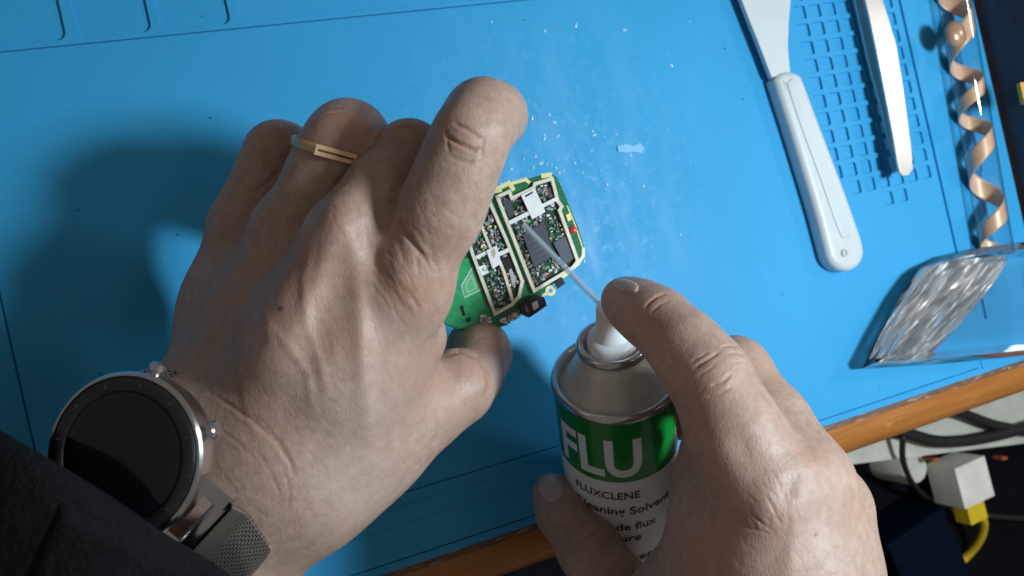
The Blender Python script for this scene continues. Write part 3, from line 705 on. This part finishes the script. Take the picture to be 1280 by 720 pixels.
def seg_dist(x, y, pl):                 # pixel distance to a polyline, with 0..1 along it
    best = np.full(len(x), 1e9); al = np.zeros(len(x)); n = len(pl)-1
    for i, ((ax_, ay_), (bx_, by_)) in enumerate(zip(pl, pl[1:])):
        dx, dy = bx_-ax_, by_-ay_; L = dx*dx+dy*dy+1e-9
        t_ = np.clip(((x-ax_)*dx+(y-ay_)*dy)/L, 0, 1); d_ = np.hypot(x-ax_-t_*dx, y-ay_-t_*dy)
        m = d_ < best; best = np.where(m, d_, best); al = np.where(m, (i+t_)/n, al)
    return best, al
def hand_object(name, groups, hstep, creases, bumps, blots, label, ksep=0.0014, kjoin=0.009):
    V, Q = sdf_mesh(groups, hstep, ksep, kjoin)
    me = bpy.data.meshes.new(name); me.from_pydata(V.tolist(), [], Q.tolist()); me.update()
    tmp = bpy.data.objects.new('tmp', me); COL.objects.link(tmp)
    m1 = tmp.modifiers.new('s', 'SMOOTH'); m1.factor = 0.5; m1.iterations = 3
    m2 = tmp.modifiers.new('d', 'SUBSURF'); m2.levels = 1
    me2 = bake(tmp); bpy.data.objects.remove(tmp)
    nv = len(me2.vertices); co = np.empty(nv*3); me2.vertices.foreach_get('co', co); co = co.reshape(-1, 3)
    nr = np.empty(nv*3); me2.vertices.foreach_get('normal', nr); nr = nr.reshape(-1, 3)
    x, y, D = to_px(co); vw = co-_C; vw /= np.linalg.norm(vw, axis=1)[:, None]; face = -(vw*nr).sum(1)
    ctr = co.mean(0)
    if np.mean(((co-ctr)*nr).sum(1)) < 0:
        me2.flip_normals(); nr = -nr; face = -face
    vis = np.clip((face-0.05)/0.2, 0, 1)
    disp = np.zeros(nv); tone = np.zeros((nv, 4)); tone[:, 3] = 1
    fi = np.where((face > 0.02) & (x > -60) & (x < 1340) & (y > -60) & (y < 780))[0]; fx, fy = x[fi], y[fi]
    for bx, by, rx, ry, ang, hgt in bumps:
        ca, sa = math.cos(math.radians(ang)), math.sin(math.radians(ang)); u = ((x-bx)*ca+(y-by)*sa)/rx; v = (-(x-bx)*sa+(y-by)*ca)/ry
        disp += 0.7*hgt*0.001*np.exp(-(u*u+v*v))*vis
    for pl, wd, dep, dark in creases:
        mg = wd*6; xa = [p[0] for p in pl]; ya = [p[1] for p in pl]
        I = fi[(fx > min(xa)-mg) & (fx < max(xa)+mg) & (fy > min(ya)-mg) & (fy < max(ya)+mg)]
        d_, al = seg_dist(x[I], y[I], pl); tap = np.clip(np.minimum(al, 1-al)*5, 0.0, 1)
        g = np.exp(-(d_/wd)**2)*tap*vis[I]; g2 = np.exp(-(d_/(wd*2.6))**2)*tap*vis[I]
        disp[I] += -dep*0.001*g + dep*0.00018*(g2-g)
        tone[I, 0] = np.maximum(tone[I, 0], g*dark)  # folds darkened along the groove, shade put into the colour
    for bx, by, r, ch, wt in blots:
        g = wt*np.exp(-(((x-bx)**2+(y-by)**2)/r**2))*vis; tone[:, ch] = np.maximum(tone[:, ch], g)
    co = co+nr*disp[:, None]; me2.vertices.foreach_set('co', co.ravel())
    ca_ = me2.color_attributes.new('tone', 'FLOAT_COLOR', 'POINT'); ca_.data.foreach_set('color', tone.ravel())
    me2.update()
    o = link(name, me2, SKIN, None, True); tag(o, label, 'hand')
    return o, (co, nr, x, y, D, face)
def J(px, py, Dmm, rpx):                # joint: pixel, depth in mm, radius in pixels
    D = Dmm*0.001; return np.array(P(px, py, D)), rpx*D/F
def chain(*js):
    q = [J(*j) for j in js]; return [(a[0], a[1], b[0], b[1]) for a, b in zip(q, q[1:])]
rng = random.Random(3)
def hatch(cx, cy, rx, ry, ang, n, L, wd, dep, jit=12, dark=0.25):   # many short skin folds over an oval
    out = []
    for _ in range(n):
        a = rng.uniform(0, 6.28); r = math.sqrt(rng.random()); x0 = cx+rx*r*math.cos(a); y0 = cy+ry*r*math.sin(a)
        th = math.radians(ang+rng.gauss(0, jit)); l = L*rng.uniform(0.5, 1.1)
        bend = rng.uniform(-0.15, 0.15)*l
        dx, dy = math.cos(th)*l/2, math.sin(th)*l/2
        out.append(([(x0-dx, y0-dy), (x0-dy*bend/l, y0+dx*bend/l), (x0+dx, y0+dy)], wd*rng.uniform(0.8, 1.3), 0.24*dep*rng.uniform(0.4, 1.1), dark))
    return out
HS = 0.00095
# ---------------- the left hand
palm = (0.016,
    chain((372, 580, 252, 70), (440, 470, 246, 62), (508, 366, 240, 50))        # index metacarpal
  + chain((330, 545, 252, 70), (385, 420, 243, 58), (432, 300, 238, 48))
  + chain((292, 522, 266, 64), (328, 400, 265, 54), (362, 290, 260, 43))
  + chain((256, 494, 278, 52), (288, 385, 285, 46), (306, 285, 282, 39))
  + chain((130, 640, 258, 74), (250, 510, 258, 62))                              # forearm, outer side
  + chain((250, 730, 262, 92), (385, 590, 258, 72), (440, 560, 262, 62))
  + chain((190, 690, 250, 80), (330, 550, 252, 72))
  + chain((400, 590, 266, 60), (480, 545, 270, 52))                              # ball of the thumb
  + chain((430, 520, 262, 60), (520, 420, 262, 34)))
index = (0.007, chain((506, 368, 240, 49), (552, 262, 232, 48), (572, 212, 229, 45), (590, 168, 228, 42), (604, 146, 237, 42), (617, 144, 252, 37))
  + chain((616, 145, 252, 37), (594, 182, 284, 32), (580, 228, 306, 27)))
middle = (0.007, chain((434, 300, 238, 46), (476, 238, 243, 40), (512, 194, 254, 39), (520, 196, 270, 37), (532, 235, 300, 33), (545, 275, 318, 28)))
ringf = (0.007, chain((365, 288, 260, 42), (405, 222, 257, 43), (427, 186, 255, 45), (436, 176, 264, 46), (444, 184, 276, 42), (462, 220, 295, 40), (490, 280, 320, 32)))
pinky = (0.007, chain((306, 283, 282, 38), (329, 236, 280, 37), (348, 194, 280, 38), (356, 196, 290, 36), (385, 240, 300, 32), (420, 290, 318, 26)))
thumb = (0.0045, chain((470, 550, 268, 56), (530, 508, 275, 52), (570, 484, 281, 45), (580, 478, 290, 42)) + chain((592, 470, 299, 38), (603, 444, 312, 34), (603, 436, 322, 32), (588, 430, 334, 29)))
cr = [([(557, 168), (566, 176), (578, 182), (592, 188), (602, 186)], 2.4, 0.75, 0.75), ([(566, 154), (578, 159), (592, 167), (603, 175)], 2.2, 0.6, 0.6),
      ([(560, 194), (572, 200), (584, 203), (594, 202)], 2.0, 0.4, 0.4), ([(557, 160), (560, 176), (562, 192)], 2.0, 0.3, 0.2),
      ([(604, 170), (603, 184), (600, 198)], 2.0, 0.3, 0.2),
      ([(400, 138), (415, 134), (432, 134)], 1.8, 0.45, 0.6), ([(398, 144), (418, 141), (436, 142)], 1.6, 0.25, 0.4), ([(494, 160), (508, 158), (522, 161)], 1.6, 0.35, 0.5), ([(505, 166), (520, 166), (530, 170)], 1.4, 0.25, 0.3),
      ([(255, 486), (285, 505), (318, 528), (345, 552), (362, 578), (372, 604)], 3.2, 0.30, 0.35), ([(300, 508), (330, 530), (356, 560), (370, 590)], 2.4, 0.15, 0.2),
      ([(235, 512), (262, 528), (296, 552), (318, 575)], 2.4, 0.13, 0.2), ([(318, 560), (338, 590), (352, 625)], 2.2, 0.16, 0.2), ([(350, 575), (362, 610), (360, 640)], 2.2, 0.16, 0.25),
      ([(497, 262), (500, 276), (508, 292), (520, 310), (536, 330)], 3.5, 0.7, 0.35),
      ([(300, 242), (320, 238), (338, 226), (352, 208)], 3.0, 0.5, 0.3), ([(416, 232), (432, 218), (446, 200)], 3.0, 0.5, 0.3)]
cr += [([(552, 444), (574, 438), (596, 446), (608, 462), (612, 482), (604, 502)], 3.4, 0.9, 0.5), ([(590, 424), (606, 420), (622, 424)], 2.0, 0.2, 0.2)]
cr += hatch(508, 345, 46, 62, 62, 75, 34, 2.3, 0.42, 10, 0.25)
cr += hatch(545, 280, 30, 34, 42, 34, 26, 2.1, 0.34, 10, 0.2)
cr += hatch(428, 268, 20, 22, 50, 22, 20, 2.0, 0.32, 28, 0.2)
cr += hatch(420, 470, 130, 90, 38, 90, 30, 2.2, 0.13, 14, 0.05)
cr += hatch(360, 570, 110, 80, 40, 110, 40, 2.2, 0.16, 12, 0.06)
cr += hatch(580, 235, 16, 60, 75, 20, 22, 2.2, 0.14, 10, 0.08)
cr += hatch(420, 190, 24, 34, 20, 16, 24, 2.0, 0.12, 14, 0.08) + hatch(345, 180, 16, 12, -15, 8, 16, 1.8, 0.2, 14, 0.1)
cr += [([(300, 300), (318, 350), (330, 400), (345, 440)], 7, -0.30, 0.0), ([(392, 300), (380, 350), (384, 410), (400, 455), (410, 500)], 7, -0.35, 0.0), ([(330, 400), (360, 430), (384, 470), (392, 520)], 6, -0.25, 0.0), ([(268, 330), (262, 380), (272, 440)], 6, -0.2, 0.0)]
bp = [(426, 268, 26, 24, 0, 2.2), (502, 350, 32, 40, 20, 2.2), (470, 330, 14, 60, -28, -1.5), (362, 285, 24, 24, 0, 1.4), (300, 280, 20, 22, 0, 1.2),
      (452, 430, 14, 105, -4, 2.0), (404, 400, 24, 90, 22, -2.2), (395, 350, 12, 80, 22, 1.0), (330, 360, 14, 80, 14, -1.0), (318, 450, 60, 22, -40, 1.0), (500, 470, 40, 60, 30, -1.4), (392, 262, 14, 24, 20, -1.2), (462, 300, 12, 26, -20, -1.2),
      (580, 172, 22, 18, 20, 1.0), (232, 520, 30, 26, 0, 2.0)]
bl = [(520, 480, 40, 0, 0.2), (300, 420, 50, 0, 0.15), (260, 300, 40, 0, 0.15), (350, 386, 4.0, 2, 0.9), (510, 360, 40, 0, 0.55), (505, 315, 22, 0, 0.35), (425, 275, 24, 0, 0.4), (380, 350, 55, 0, 0.28), (430, 420, 34, 0, 0.42), (540, 300, 28, 0, 0.35), (578, 175, 20, 0, 0.35), (430, 150, 28, 0, 0.28), (350, 175, 20, 0, 0.2), (325, 530, 40, 0, 0.22), (610, 440, 30, 0, 0.35),
      (470, 520, 60, 1, 0.35), (480, 400, 26, 1, 0.3), (440, 600, 70, 1, 0.4)]
lh, LH = hand_object('hand', [palm, index, middle, ringf, pinky, thumb], HS, cr, bp, bl, 'left hand wearing a ring and a watch, gripping the circuit board')
# ---------------- the right hand
rpalm = (0.016,
    chain((955, 618, 246, 62), (960, 720, 252, 85), (965, 860, 262, 100))
  + chain((1006, 600, 254, 50), (1000, 720, 256, 66), (995, 860, 264, 80))
  + chain((1032, 632, 266, 44), (1030, 720, 270, 48), (1030, 860, 275, 60))
  + chain((882, 560, 292, 27), (892, 620, 284, 38), (905, 720, 275, 52))
  + chain((900, 655, 262, 50), (905, 760, 272, 70), (960, 860, 272, 90))
  + chain((800, 790, 292, 58), (880, 760, 284, 60), (960, 800, 275, 70)))
rindex = (0.008, chain((778, 374, 284, 26), (797, 385, 279, 31), (824, 402, 270, 36), (858, 436, 259, 41), (888, 474, 252, 46), (918, 540, 248, 54), (952, 618, 247, 62)))
rmiddle = (0.008, chain((1004, 598, 254, 50), (962, 530, 264, 45), (918, 466, 276, 40), (902, 468, 292, 38), (880, 500, 322, 34), (850, 520, 345, 30)))
rring = (0.008, chain((1036, 634, 266, 44), (1010, 590, 285, 42), (960, 560, 305, 40), (930, 580, 330, 36), (890, 600, 350, 32)))
rpinky = (0.008, chain((1040, 690, 272, 42), (1000, 660, 300, 38), (950, 640, 325, 36), (900, 660, 350, 30)))
_, _, tc = can_hit(715, 632); tcm = tc*1000
rthumb = (0.0045, chain((691, 617, tcm-3, 26), (703, 640, tcm-7, 32), (736, 686, tcm-14, 38), (770, 740, tcm-16, 46), (810, 800, tcm-14, 56)))
rc = [([(806, 386), (812, 378), (822, 370), (834, 367)], 1.8, 0.45, 0.4), ([(812, 392), (826, 380), (840, 374)], 1.5, 0.25, 0.25), ([(866, 462), (878, 454), (890, 446), (902, 438)], 2.0, 0.45, 0.4), ([(888, 482), (902, 478), (914, 468)], 2.2, 0.6, 0.5), ([(864, 452), (876, 446), (886, 440)], 1.6, 0.3, 0.3), ([(880, 496), (898, 494), (915, 484)], 1.8, 0.35, 0.3), ([(872, 470), (884, 464), (894, 456)], 1.5, 0.3, 0.2),
      ([(900, 434), (912, 432), (926, 433)], 1.6, 0.35, 0.35), ([(906, 443), (918, 441), (934, 444)], 1.6, 0.25, 0.3), ([(914, 452), (928, 452), (940, 456)], 1.4, 0.2, 0.2),
      ([(724, 684), (736, 672), (752, 664)], 1.8, 0.4, 0.4), ([(718, 702), (730, 690), (744, 682)], 1.6, 0.25, 0.25),
      ([(922, 657), (945, 662), (968, 668)], 1.8, 0.22, 0.4), ([(935, 640), (955, 655), (972, 668)], 1.8, 0.2, 0.4), ([(955, 615), (968, 640), (980, 660)], 1.8, 0.2, 0.35)]
rc += hatch(966, 636, 34, 36, 60, 46, 26, 1.9, 0.34, 26, 0.25) + hatch(1012, 570, 20, 16, 35, 20, 20, 1.8, 0.26, 25, 0.2) + hatch(975, 610, 100, 80, 55, 90, 26, 2.0, 0.10, 20, 0.05)
rc += hatch(870, 440, 40, 50, -35, 26, 18, 1.8, 0.14, 10, 0.1) + hatch(930, 690, 70, 40, 30, 40, 30, 2.0, 0.14, 20, 0.06)
rb = [(962, 640, 26, 28, 0, 1.6), (1008, 582, 22, 20, 0, 1.4), (985, 612, 12, 26, 30, -1.0), (990, 690, 12, 70, 10, 0.7), (895, 478, 24, 20, 40, 1.0), (930, 560, 16, 30, -25, -0.8), (1062, 605, 18, 24, 20, 1.0)]
rl = [(968, 650, 26, 0, 0.6), (952, 630, 22, 0, 0.35), (1018, 572, 20, 0, 0.32), (892, 480, 26, 0, 0.35), (880, 520, 30, 0, 0.25), (822, 395, 20, 0, 0.25), (690, 600, 26, 0, 0.5), (775, 365, 20, 0, 0.35), (620, 415, 22, 0, 0.3), (1060, 640, 40, 0, 0.2), (690, 612, 22, 0, 0.45), (722, 660, 34, 0, 0.25), (768, 372, 18, 1, 0.4), (1000, 640, 60, 1, 0.2), (1020, 668, 2.2, 2, 0.7)]
rh, RH = hand_object('hand', [rpalm, rindex, rmiddle, rring, rpinky, rthumb], HS, rc, rb, rl, 'right hand clasping the spray can with its index finger on the nozzle')
# ---------------- nails: curved plates lying on the fingertip
def nail(parent, geo, pl, lift=0.00035):
    co, nr, x, y, D, face = geo
    cx = sum(p[0] for p in pl)/len(pl); cy = sum(p[1] for p in pl)/len(pl)
    bm = bmesh.new(); rows = []; front = face > 0.03; fx, fy, fc, fn, fD = x[front], y[front], co[front], nr[front], D[front]
    def at(px, py, l):
        d2 = (fx-px)**2+(fy-py)**2+((fD-fD[np.argmin((fx-px)**2+(fy-py)**2)])*F/0.28)**2*0.02; i = np.argsort(d2)[:12]
        w_ = 1/(d2[i]+1.0); w_ /= w_.sum(); p = (fc[i]*w_[:, None]).sum(0); n_ = (fn[i]*w_[:, None]).sum(0)
        return p+n_*l
    n = len(pl)
    for f, l in ((1.0, -0.0003), (0.96, lift*0.7), (0.75, lift), (0.45, lift*1.15), (0.15, lift*1.2)):
        rows.append([bm.verts.new(at(cx+(a-cx)*f, cy+(b-cy)*f, l)) for a, b in pl])
    for a, b in zip(rows, rows[1:]):
        for k in range(n): bm.faces.new((a[k], a[(k+1) % n], b[(k+1) % n], b[k]))
    bm.faces.new(rows[-1]); return from_bm('nail', bm, NAIL, parent, True)
def oval(cx, cy, rx, ry, ang, n=28, pw=2.6):
    out = []
    for k in range(n):
        a = 2*math.pi*k/n; c, s_ = math.cos(a), math.sin(a)
        u = rx*math.copysign(abs(c)**(2/pw), c); v = ry*math.copysign(abs(s_)**(2/pw), s_); th = math.radians(ang)
        out.append((cx+u*math.cos(th)-v*math.sin(th), cy+u*math.sin(th)+v*math.cos(th)))
    return out
nail(rh, RH, oval(782, 357, 17, 7.5, 14))
nail(rh, RH, oval(688, 611, 17, 15, 55))
# ---------------- jacket cuff of the left arm
def cloth():
    t = NT('black_jacket'); co = t.coord()
    c = t.ramp(t.noise(co, 40, 4), [(0.3, (0.004, 0.004, 0.005)), (0.7, (0.009, 0.009, 0.0105))])
    lint = t.ramp(t.noise(co, 900, 2, 0.8), [(0.70, (0,)*3), (0.76, (1,)*3)])
    t.set(Base_Color=t.mix(t.math('MULTIPLY', lint, 0.12), c, (0.25, 0.25, 0.28)), Roughness=0.9, Specular_IOR_Level=0.15)
    n1 = t.bump(t.noise(co, 1400, 2), 0.0002, 0.5); t.set(Normal=t.bump(t.noise(co, 130, 5, 0.65), 0.003, 0.7, prev=n1)); return t.m
CLOTH = cloth()
def cuff(name, path, parent):           # path: rows of (left pixel, right pixel, depth mm, bulge mm)
    bm = bmesh.new(); rows = []
    for (ax_, ay_), (bx_, by_), Dm, rad in path:
        row = []; A = P(ax_, ay_, Dm*0.001); Bp = P(bx_, by_, Dm*0.001); c = (A+Bp)/2; hx = (Bp-A)/2
        vw = (c-CAM).normalized(); up = (-vw-hx.normalized()*(-vw).dot(hx.normalized())).normalized()
        for k in range(48):
            a = 2*math.pi*k/48; wob = 1+0.02*math.sin(3*a+len(rows)*0.7)+0.012*math.sin(7*a+len(rows)*1.9)
            row.append(bm.verts.new(c+hx*math.cos(a)*wob+up*math.sin(a)*rad*0.001*wob))
        rows.append(row)
    for a, b in zip(rows, rows[1:]):
        for k in range(48): bm.faces.new((a[k], a[(k+1) % 48], b[(k+1) % 48], b[k]))
    o = from_bm(name, bm, CLOTH, parent, True)
    m = o.modifiers.new('t', 'SOLIDIFY'); m.thickness = 0.0026; m.offset = -1; m2 = o.modifiers.new('s', 'SUBSURF'); m2.levels = 2; m2.render_levels = 2
    me = bake(o); o.modifiers.clear(); o.data = me
    for p in me.polygons: p.use_smooth = True
    return o
cf = cuff('jacket_cuff', [((8, 552), (322, 742), 236, 44), ((0, 554), (316, 748), 235, 46), ((-18, 572), (302, 768), 234, 48), ((-70, 620), (270, 820), 236, 50), ((-140, 700), (220, 900), 240, 52), ((-260, 800), (130, 1000), 246, 54)], lh)

from mathutils.bvhtree import BVHTree
bmc = bmesh.new(); bmc.from_mesh(cf.data); bvh = BVHTree.FromBMesh(bmc)
def on_cuff(px, py, lift):
    d_ = ray(px, py).normalized(); hit = bvh.ray_cast(CAM, d_)
    if hit[0] is None: return None
    n_ = hit[1] if hit[1].dot(d_) < 0 else -hit[1]; return hit[0]+n_*lift
def quad_px(c4, u, v):
    (ax_, ay_), (bx_, by_), (cx_, cy_), (dx_, dy_) = c4
    x_ = (ax_*(1-u)+bx_*u)*(1-v)+(dx_*(1-u)+cx_*u)*v; y_ = (ay_*(1-u)+by_*u)*(1-v)+(dy_*(1-u)+cy_*u)*v; return x_, y_
bm = bmesh.new(); NU, NV = 30, 14; grid = []
for i in range(NU+1):
    row = []
    for j in range(NV+1):
        u, v = i/NU, j/NV; e = min(u, 1-u, v*0.5, (1-v)*0.5)
        p = on_cuff(*quad_px(((78, 628), (250, 712), (220, 800), (36, 722)), u, v), 0.0013*min(1, e/0.06)+0.0003)
        row.append(bm.verts.new(p) if p else None)
    grid.append(row)
for i in range(NU):
    for j in range(NV):
        q = [grid[i][j], grid[i+1][j], grid[i+1][j+1], grid[i][j+1]]
        if all(q): bm.faces.new(q)
from_bm('cuff_tab', bm, CLOTH, cf, True)
bmc.free()

# ================================================================== WATCH AND RING
wc = P(153, 571, 0.2055); wn = (-DV*1.0 - 0.16*RV + 0.10*UV).normalized()     # face normal
wx = (P(280, 690, 0.21)-P(153, 571, 0.21)); wx = (wx-wn*wx.dot(wn)).normalized(); wy = wn.cross(wx)
watch = empty('wristwatch', wc-wn*0.011); tag(watch, 'round black faced smart watch with steel case and woven steel strap on the left wrist', 'watch')
CHROME = simple('polished_steel', (0.64, 0.64, 0.65), 0.22, 1.0, var=0.05, vs_=200)
WR = 0.0218
ax_ = wn
autosmooth(from_bm('case', lathe_bm(wc, ax_, [(-0.0105, 0.001), (-0.0105, WR-0.004), (-0.0085, WR-0.0012), (-0.006, WR-0.0003), (-0.003, WR), (-0.0008, WR), (0.0, WR-0.0005), (0.0002, WR-0.0011), (-0.0004, WR-0.0013)], 96, cap=False), CHROME, watch), 30)
BEZ = simple('bezel_black', (0.012, 0.012, 0.013), 0.3, var=0.2)
bz_ = autosmooth(from_bm('bezel', lathe_bm(wc, ax_, [(-0.0006, WR-0.0012), (0.0006, WR-0.0020), (0.0009, WR-0.0045), (0.0006, WR-0.0052), (0.0001, WR-0.0054)], 96, cap=False), BEZ, watch), 50)
SCR = NT('watch_glass'); SCR.set(Base_Color=(0.004, 0.0045, 0.006), Roughness=0.09, Specular_IOR_Level=0.5)
autosmooth(from_bm('screen', lathe_bm(wc, ax_, [(0.0003, WR-0.0052), (0.0008, WR-0.0060), (0.0011, WR-0.010), (0.0012, 0.0002)], 96, cap=False), SCR.m, watch), 60)
for a in range(0, 360, 30):
    d_ = math.cos(math.radians(a))*wx+math.sin(math.radians(a))*wy; t_ = wn.cross(d_)
    box = box_bm(wc+d_*(WR-0.0033)+wn*0.00085, d_*0.0005, t_*0.00013, wn*0.0001); from_bm('minute_mark', box, simple('mark_grey', (0.045, 0.045, 0.048), 0.5), bz_)
def wdir(px, py):
    r = ray(px, py); t_ = (wc-CAM).dot(wn)/r.dot(wn); q = CAM+r*t_-wc; return q.normalized()
for nm, px, py in (('button', 182, 474), ('crown', 262, 537)):
    d_ = wdir(px, py); o_ = wc-wn*0.004
    bm = lathe_bm(o_+d_*(WR-0.0006), d_, [(0, 0.0012), (0.0014, 0.0012), (0.0014, 0.0021), (0.0016, 0.0023), (0.0032, 0.0023), (0.0036, 0.0019), (0.0036, 0.0002)], 20, cap=False)
    autosmooth(from_bm(nm, bm, CHROME, watch), 40)
# lugs and strap bars on both sides, strap around the wrist
for sg in (1, -1):
    for sd in (1, -1):
        c = wc+wx*sg*(WR+0.0008 if sg > 0 else WR-0.0075)+wy*sd*0.0096-wn*(0.0052 if sg > 0 else 0.0095)
        bm = box_bm(c, (wx*sg-wn*0.32).normalized()*0.0052, wy*0.0021, wn*0.0021); bevel_bm(bm, 0.0016, 4); autosmooth(from_bm('lug', bm, CHROME, watch), 50)
    c = wc+wx*sg*(WR+0.0044 if sg > 0 else WR-0.003)-wn*(0.0062 if sg > 0 else 0.0125)
    autosmooth(from_bm('strap_bar', tube_bm([c-wy*0.0078, c+wy*0.0078], 0.0019, 16), CHROME, watch), 50)
def mesh_strap():
    t = NT('woven_steel'); tc = t.n('ShaderNodeUVMap'); mp = t.n('ShaderNodeMapping'); t.l(tc.outputs[0], mp.inputs[0])
    wv = t.n('ShaderNodeTexBrick'); t.l(mp.outputs[0], wv.inputs['Vector']); wv.inputs['Scale'].default_value = 1.0
    wv.inputs['Mortar Size'].default_value = 0.14; wv.inputs['Mortar Smooth'].default_value = 0.8; wv.inputs['Brick Width'].default_value = 1.0; wv.inputs['Row Height'].default_value = 0.8
    c = t.mix(wv.outputs['Fac'], (0.55, 0.54, 0.50), (0.04, 0.04, 0.04))
    t.set(Base_Color=c, Metallic=0.9, Roughness=0.35, Normal=t.bump(wv.outputs['Fac'], 0.0005, 1.0)); t.b.inputs['Normal'].links[0].from_node.invert = True
    return t.m
STRAP = mesh_strap()
def strap(name, pts, hw, th=0.0012):
    ps = catmull(pts, 10); bm = bmesh.new(); uvl = bm.loops.layers.uv.new('UVMap'); rows = []; L = 0
    for i, p in enumerate(ps):
        if i: L += (p-ps[i-1]).length
        t_ = (ps[min(i+1, len(ps)-1)]-ps[max(i-1, 0)]).normalized(); n_ = t_.cross(wy).normalized()
        if n_.dot(wn) < 0 and i < 3: n_ = -n_
        if i and n_.dot(rows[-1][2]) < 0: n_ = -n_
        rows.append(([bm.verts.new(p-wy*hw+n_*th*0.3), bm.verts.new(p-wy*hw*0.93+n_*th), bm.verts.new(p+wy*hw*0.93+n_*th), bm.verts.new(p+wy*hw+n_*th*0.3), bm.verts.new(p+wy*hw-n_*th*0.2), bm.verts.new(p-wy*hw-n_*th*0.2)], L, n_))
    W = [0, 0.07, 1.93, 2.0, 2.0, 0.0]
    for (a, la, _), (b, lb, _) in zip(rows, rows[1:]):
        for k in range(6):
            j = (k+1) % 6; f = bm.faces.new((a[k], a[j], b[j], b[k])); kk, jj = (k, j) if j else (k, 0)
            for lp, (w_, l_) in zip(f.loops, ((W[kk], la), (W[jj], la), (W[jj], lb), (W[kk], lb))): lp[uvl].uv = (w_*hw/0.0017, l_/0.0015)
    return autosmooth(from_bm(name, bm, STRAP, watch), 50)
e0 = wc+wx*(WR+0.0058)-wn*0.0066
strap('strap', [e0, P(278, 672, 0.2205), P(296, 694, 0.2285), P(312, 716, 0.240), P(316, 728, 0.262), P(300, 722, 0.283)], 0.0098)
e1 = wc-wx*(WR-0.003)-wn*0.0135
strap('strap', [e1, e1-wx*0.002-wn*0.006, e1-wx*0.003-wn*0.014, e1-wx*0.001-wn*0.026], 0.0098)
# the finger ring: a thin band with a flat bar
rA, _ = J(405, 222, 257, 43); rB, _ = J(430, 180, 255, 48); rax = Vector(rB-rA).normalized()
rax = ((P(424, 150, 0.25)-P(412, 205, 0.25)).normalized()*0.8 + rax*0.2 - 0.12*DV).normalized()
rc_ = P(414, 188, 0.2555)
ringo = empty('finger_ring', rc_); tag(ringo, 'thin gold ring with a flat bar on the left ring finger', 'ring')
GOLDR = simple('rose_gold', (0.72, 0.47, 0.27), 0.42, 0.75, var=0.05)
vw = (CAM-rc_).normalized(); up = (vw-rax*vw.dot(rax)).normalized(); sd = rax.cross(up)
if sd.dot(RV) < 0: sd = -sd
_d = LH[0]-np.array(rc_); _ax = np.array(rax); _m = np.abs(_d @ _ax) < 0.0016; _d = _d[_m]
_u, _v = _d @ np.array(up), _d @ np.array(sd); _r = np.hypot(_u, _v); _a = np.arctan2(_v, _u)
NB = 96; rad = np.zeros(NB)
for k in range(NB):
    a_ = -math.pi+2*math.pi*(k+0.5)/NB; df = np.abs((_a-a_+math.pi) % (2*math.pi)-math.pi); mm = (df < 0.12) & (_r < 0.0150) & (_r > 0.007)
    rad[k] = np.max(_r[mm]) if mm.any() else 0.0122
for _ in range(6): rad = (np.roll(rad, 1)+2*rad+np.roll(rad, -1))/4
rad += 0.00015
def band_pt(k, dr, s_):
    a_ = -math.pi+2*math.pi*(k+0.5)/NB; return rc_+(up*math.cos(a_)+sd*math.sin(a_))*(rad[k % NB]+dr)+rax*s_
bm = bmesh.new(); sec = [(-0.0004, -0.0014), (0.0006, -0.0015), (0.0009, -0.0010), (0.0009, 0.0010), (0.0006, 0.0015), (-0.0004, 0.0014)]
rws = [[bm.verts.new(band_pt(k, dr, s_)) for dr, s_ in sec] for k in range(NB)]
for k in range(NB):
    a_, b_ = rws[k], rws[(k+1) % NB]
    for j in range(6): bm.faces.new((a_[j], a_[(j+1) % 6], b_[(j+1) % 6], b_[j]))
autosmooth(from_bm('band', bm, GOLDR, ringo), 50)
k0 = NB//2+int(0.12/(2*math.pi)*NB); k1 = k0+int(0.5/(2*math.pi)*NB); k00 = k0-int(0.5/(2*math.pi)*NB)
mid_ = band_pt(k0, 0.0014, 0); tt_ = (band_pt(k1, 0, 0)-band_pt(k00, 0, 0)).normalized(); nn = tt_.cross(rax).normalized()
if nn.dot(vw) < 0: nn = -nn
bm = box_bm(mid_, tt_*0.0062, rax*0.0016, nn*0.0007); bevel_bm(bm, 0.0003, 2); fb_ = autosmooth(from_bm('flat_bar', bm, GOLDR, ringo), 50)
bm = box_bm(mid_+nn*0.0007, tt_*0.0053, rax*0.00035, nn*0.00008); from_bm('engraved_line', bm, simple('engraving', (0.10, 0.06, 0.03), 0.5, 0.5), fb_)
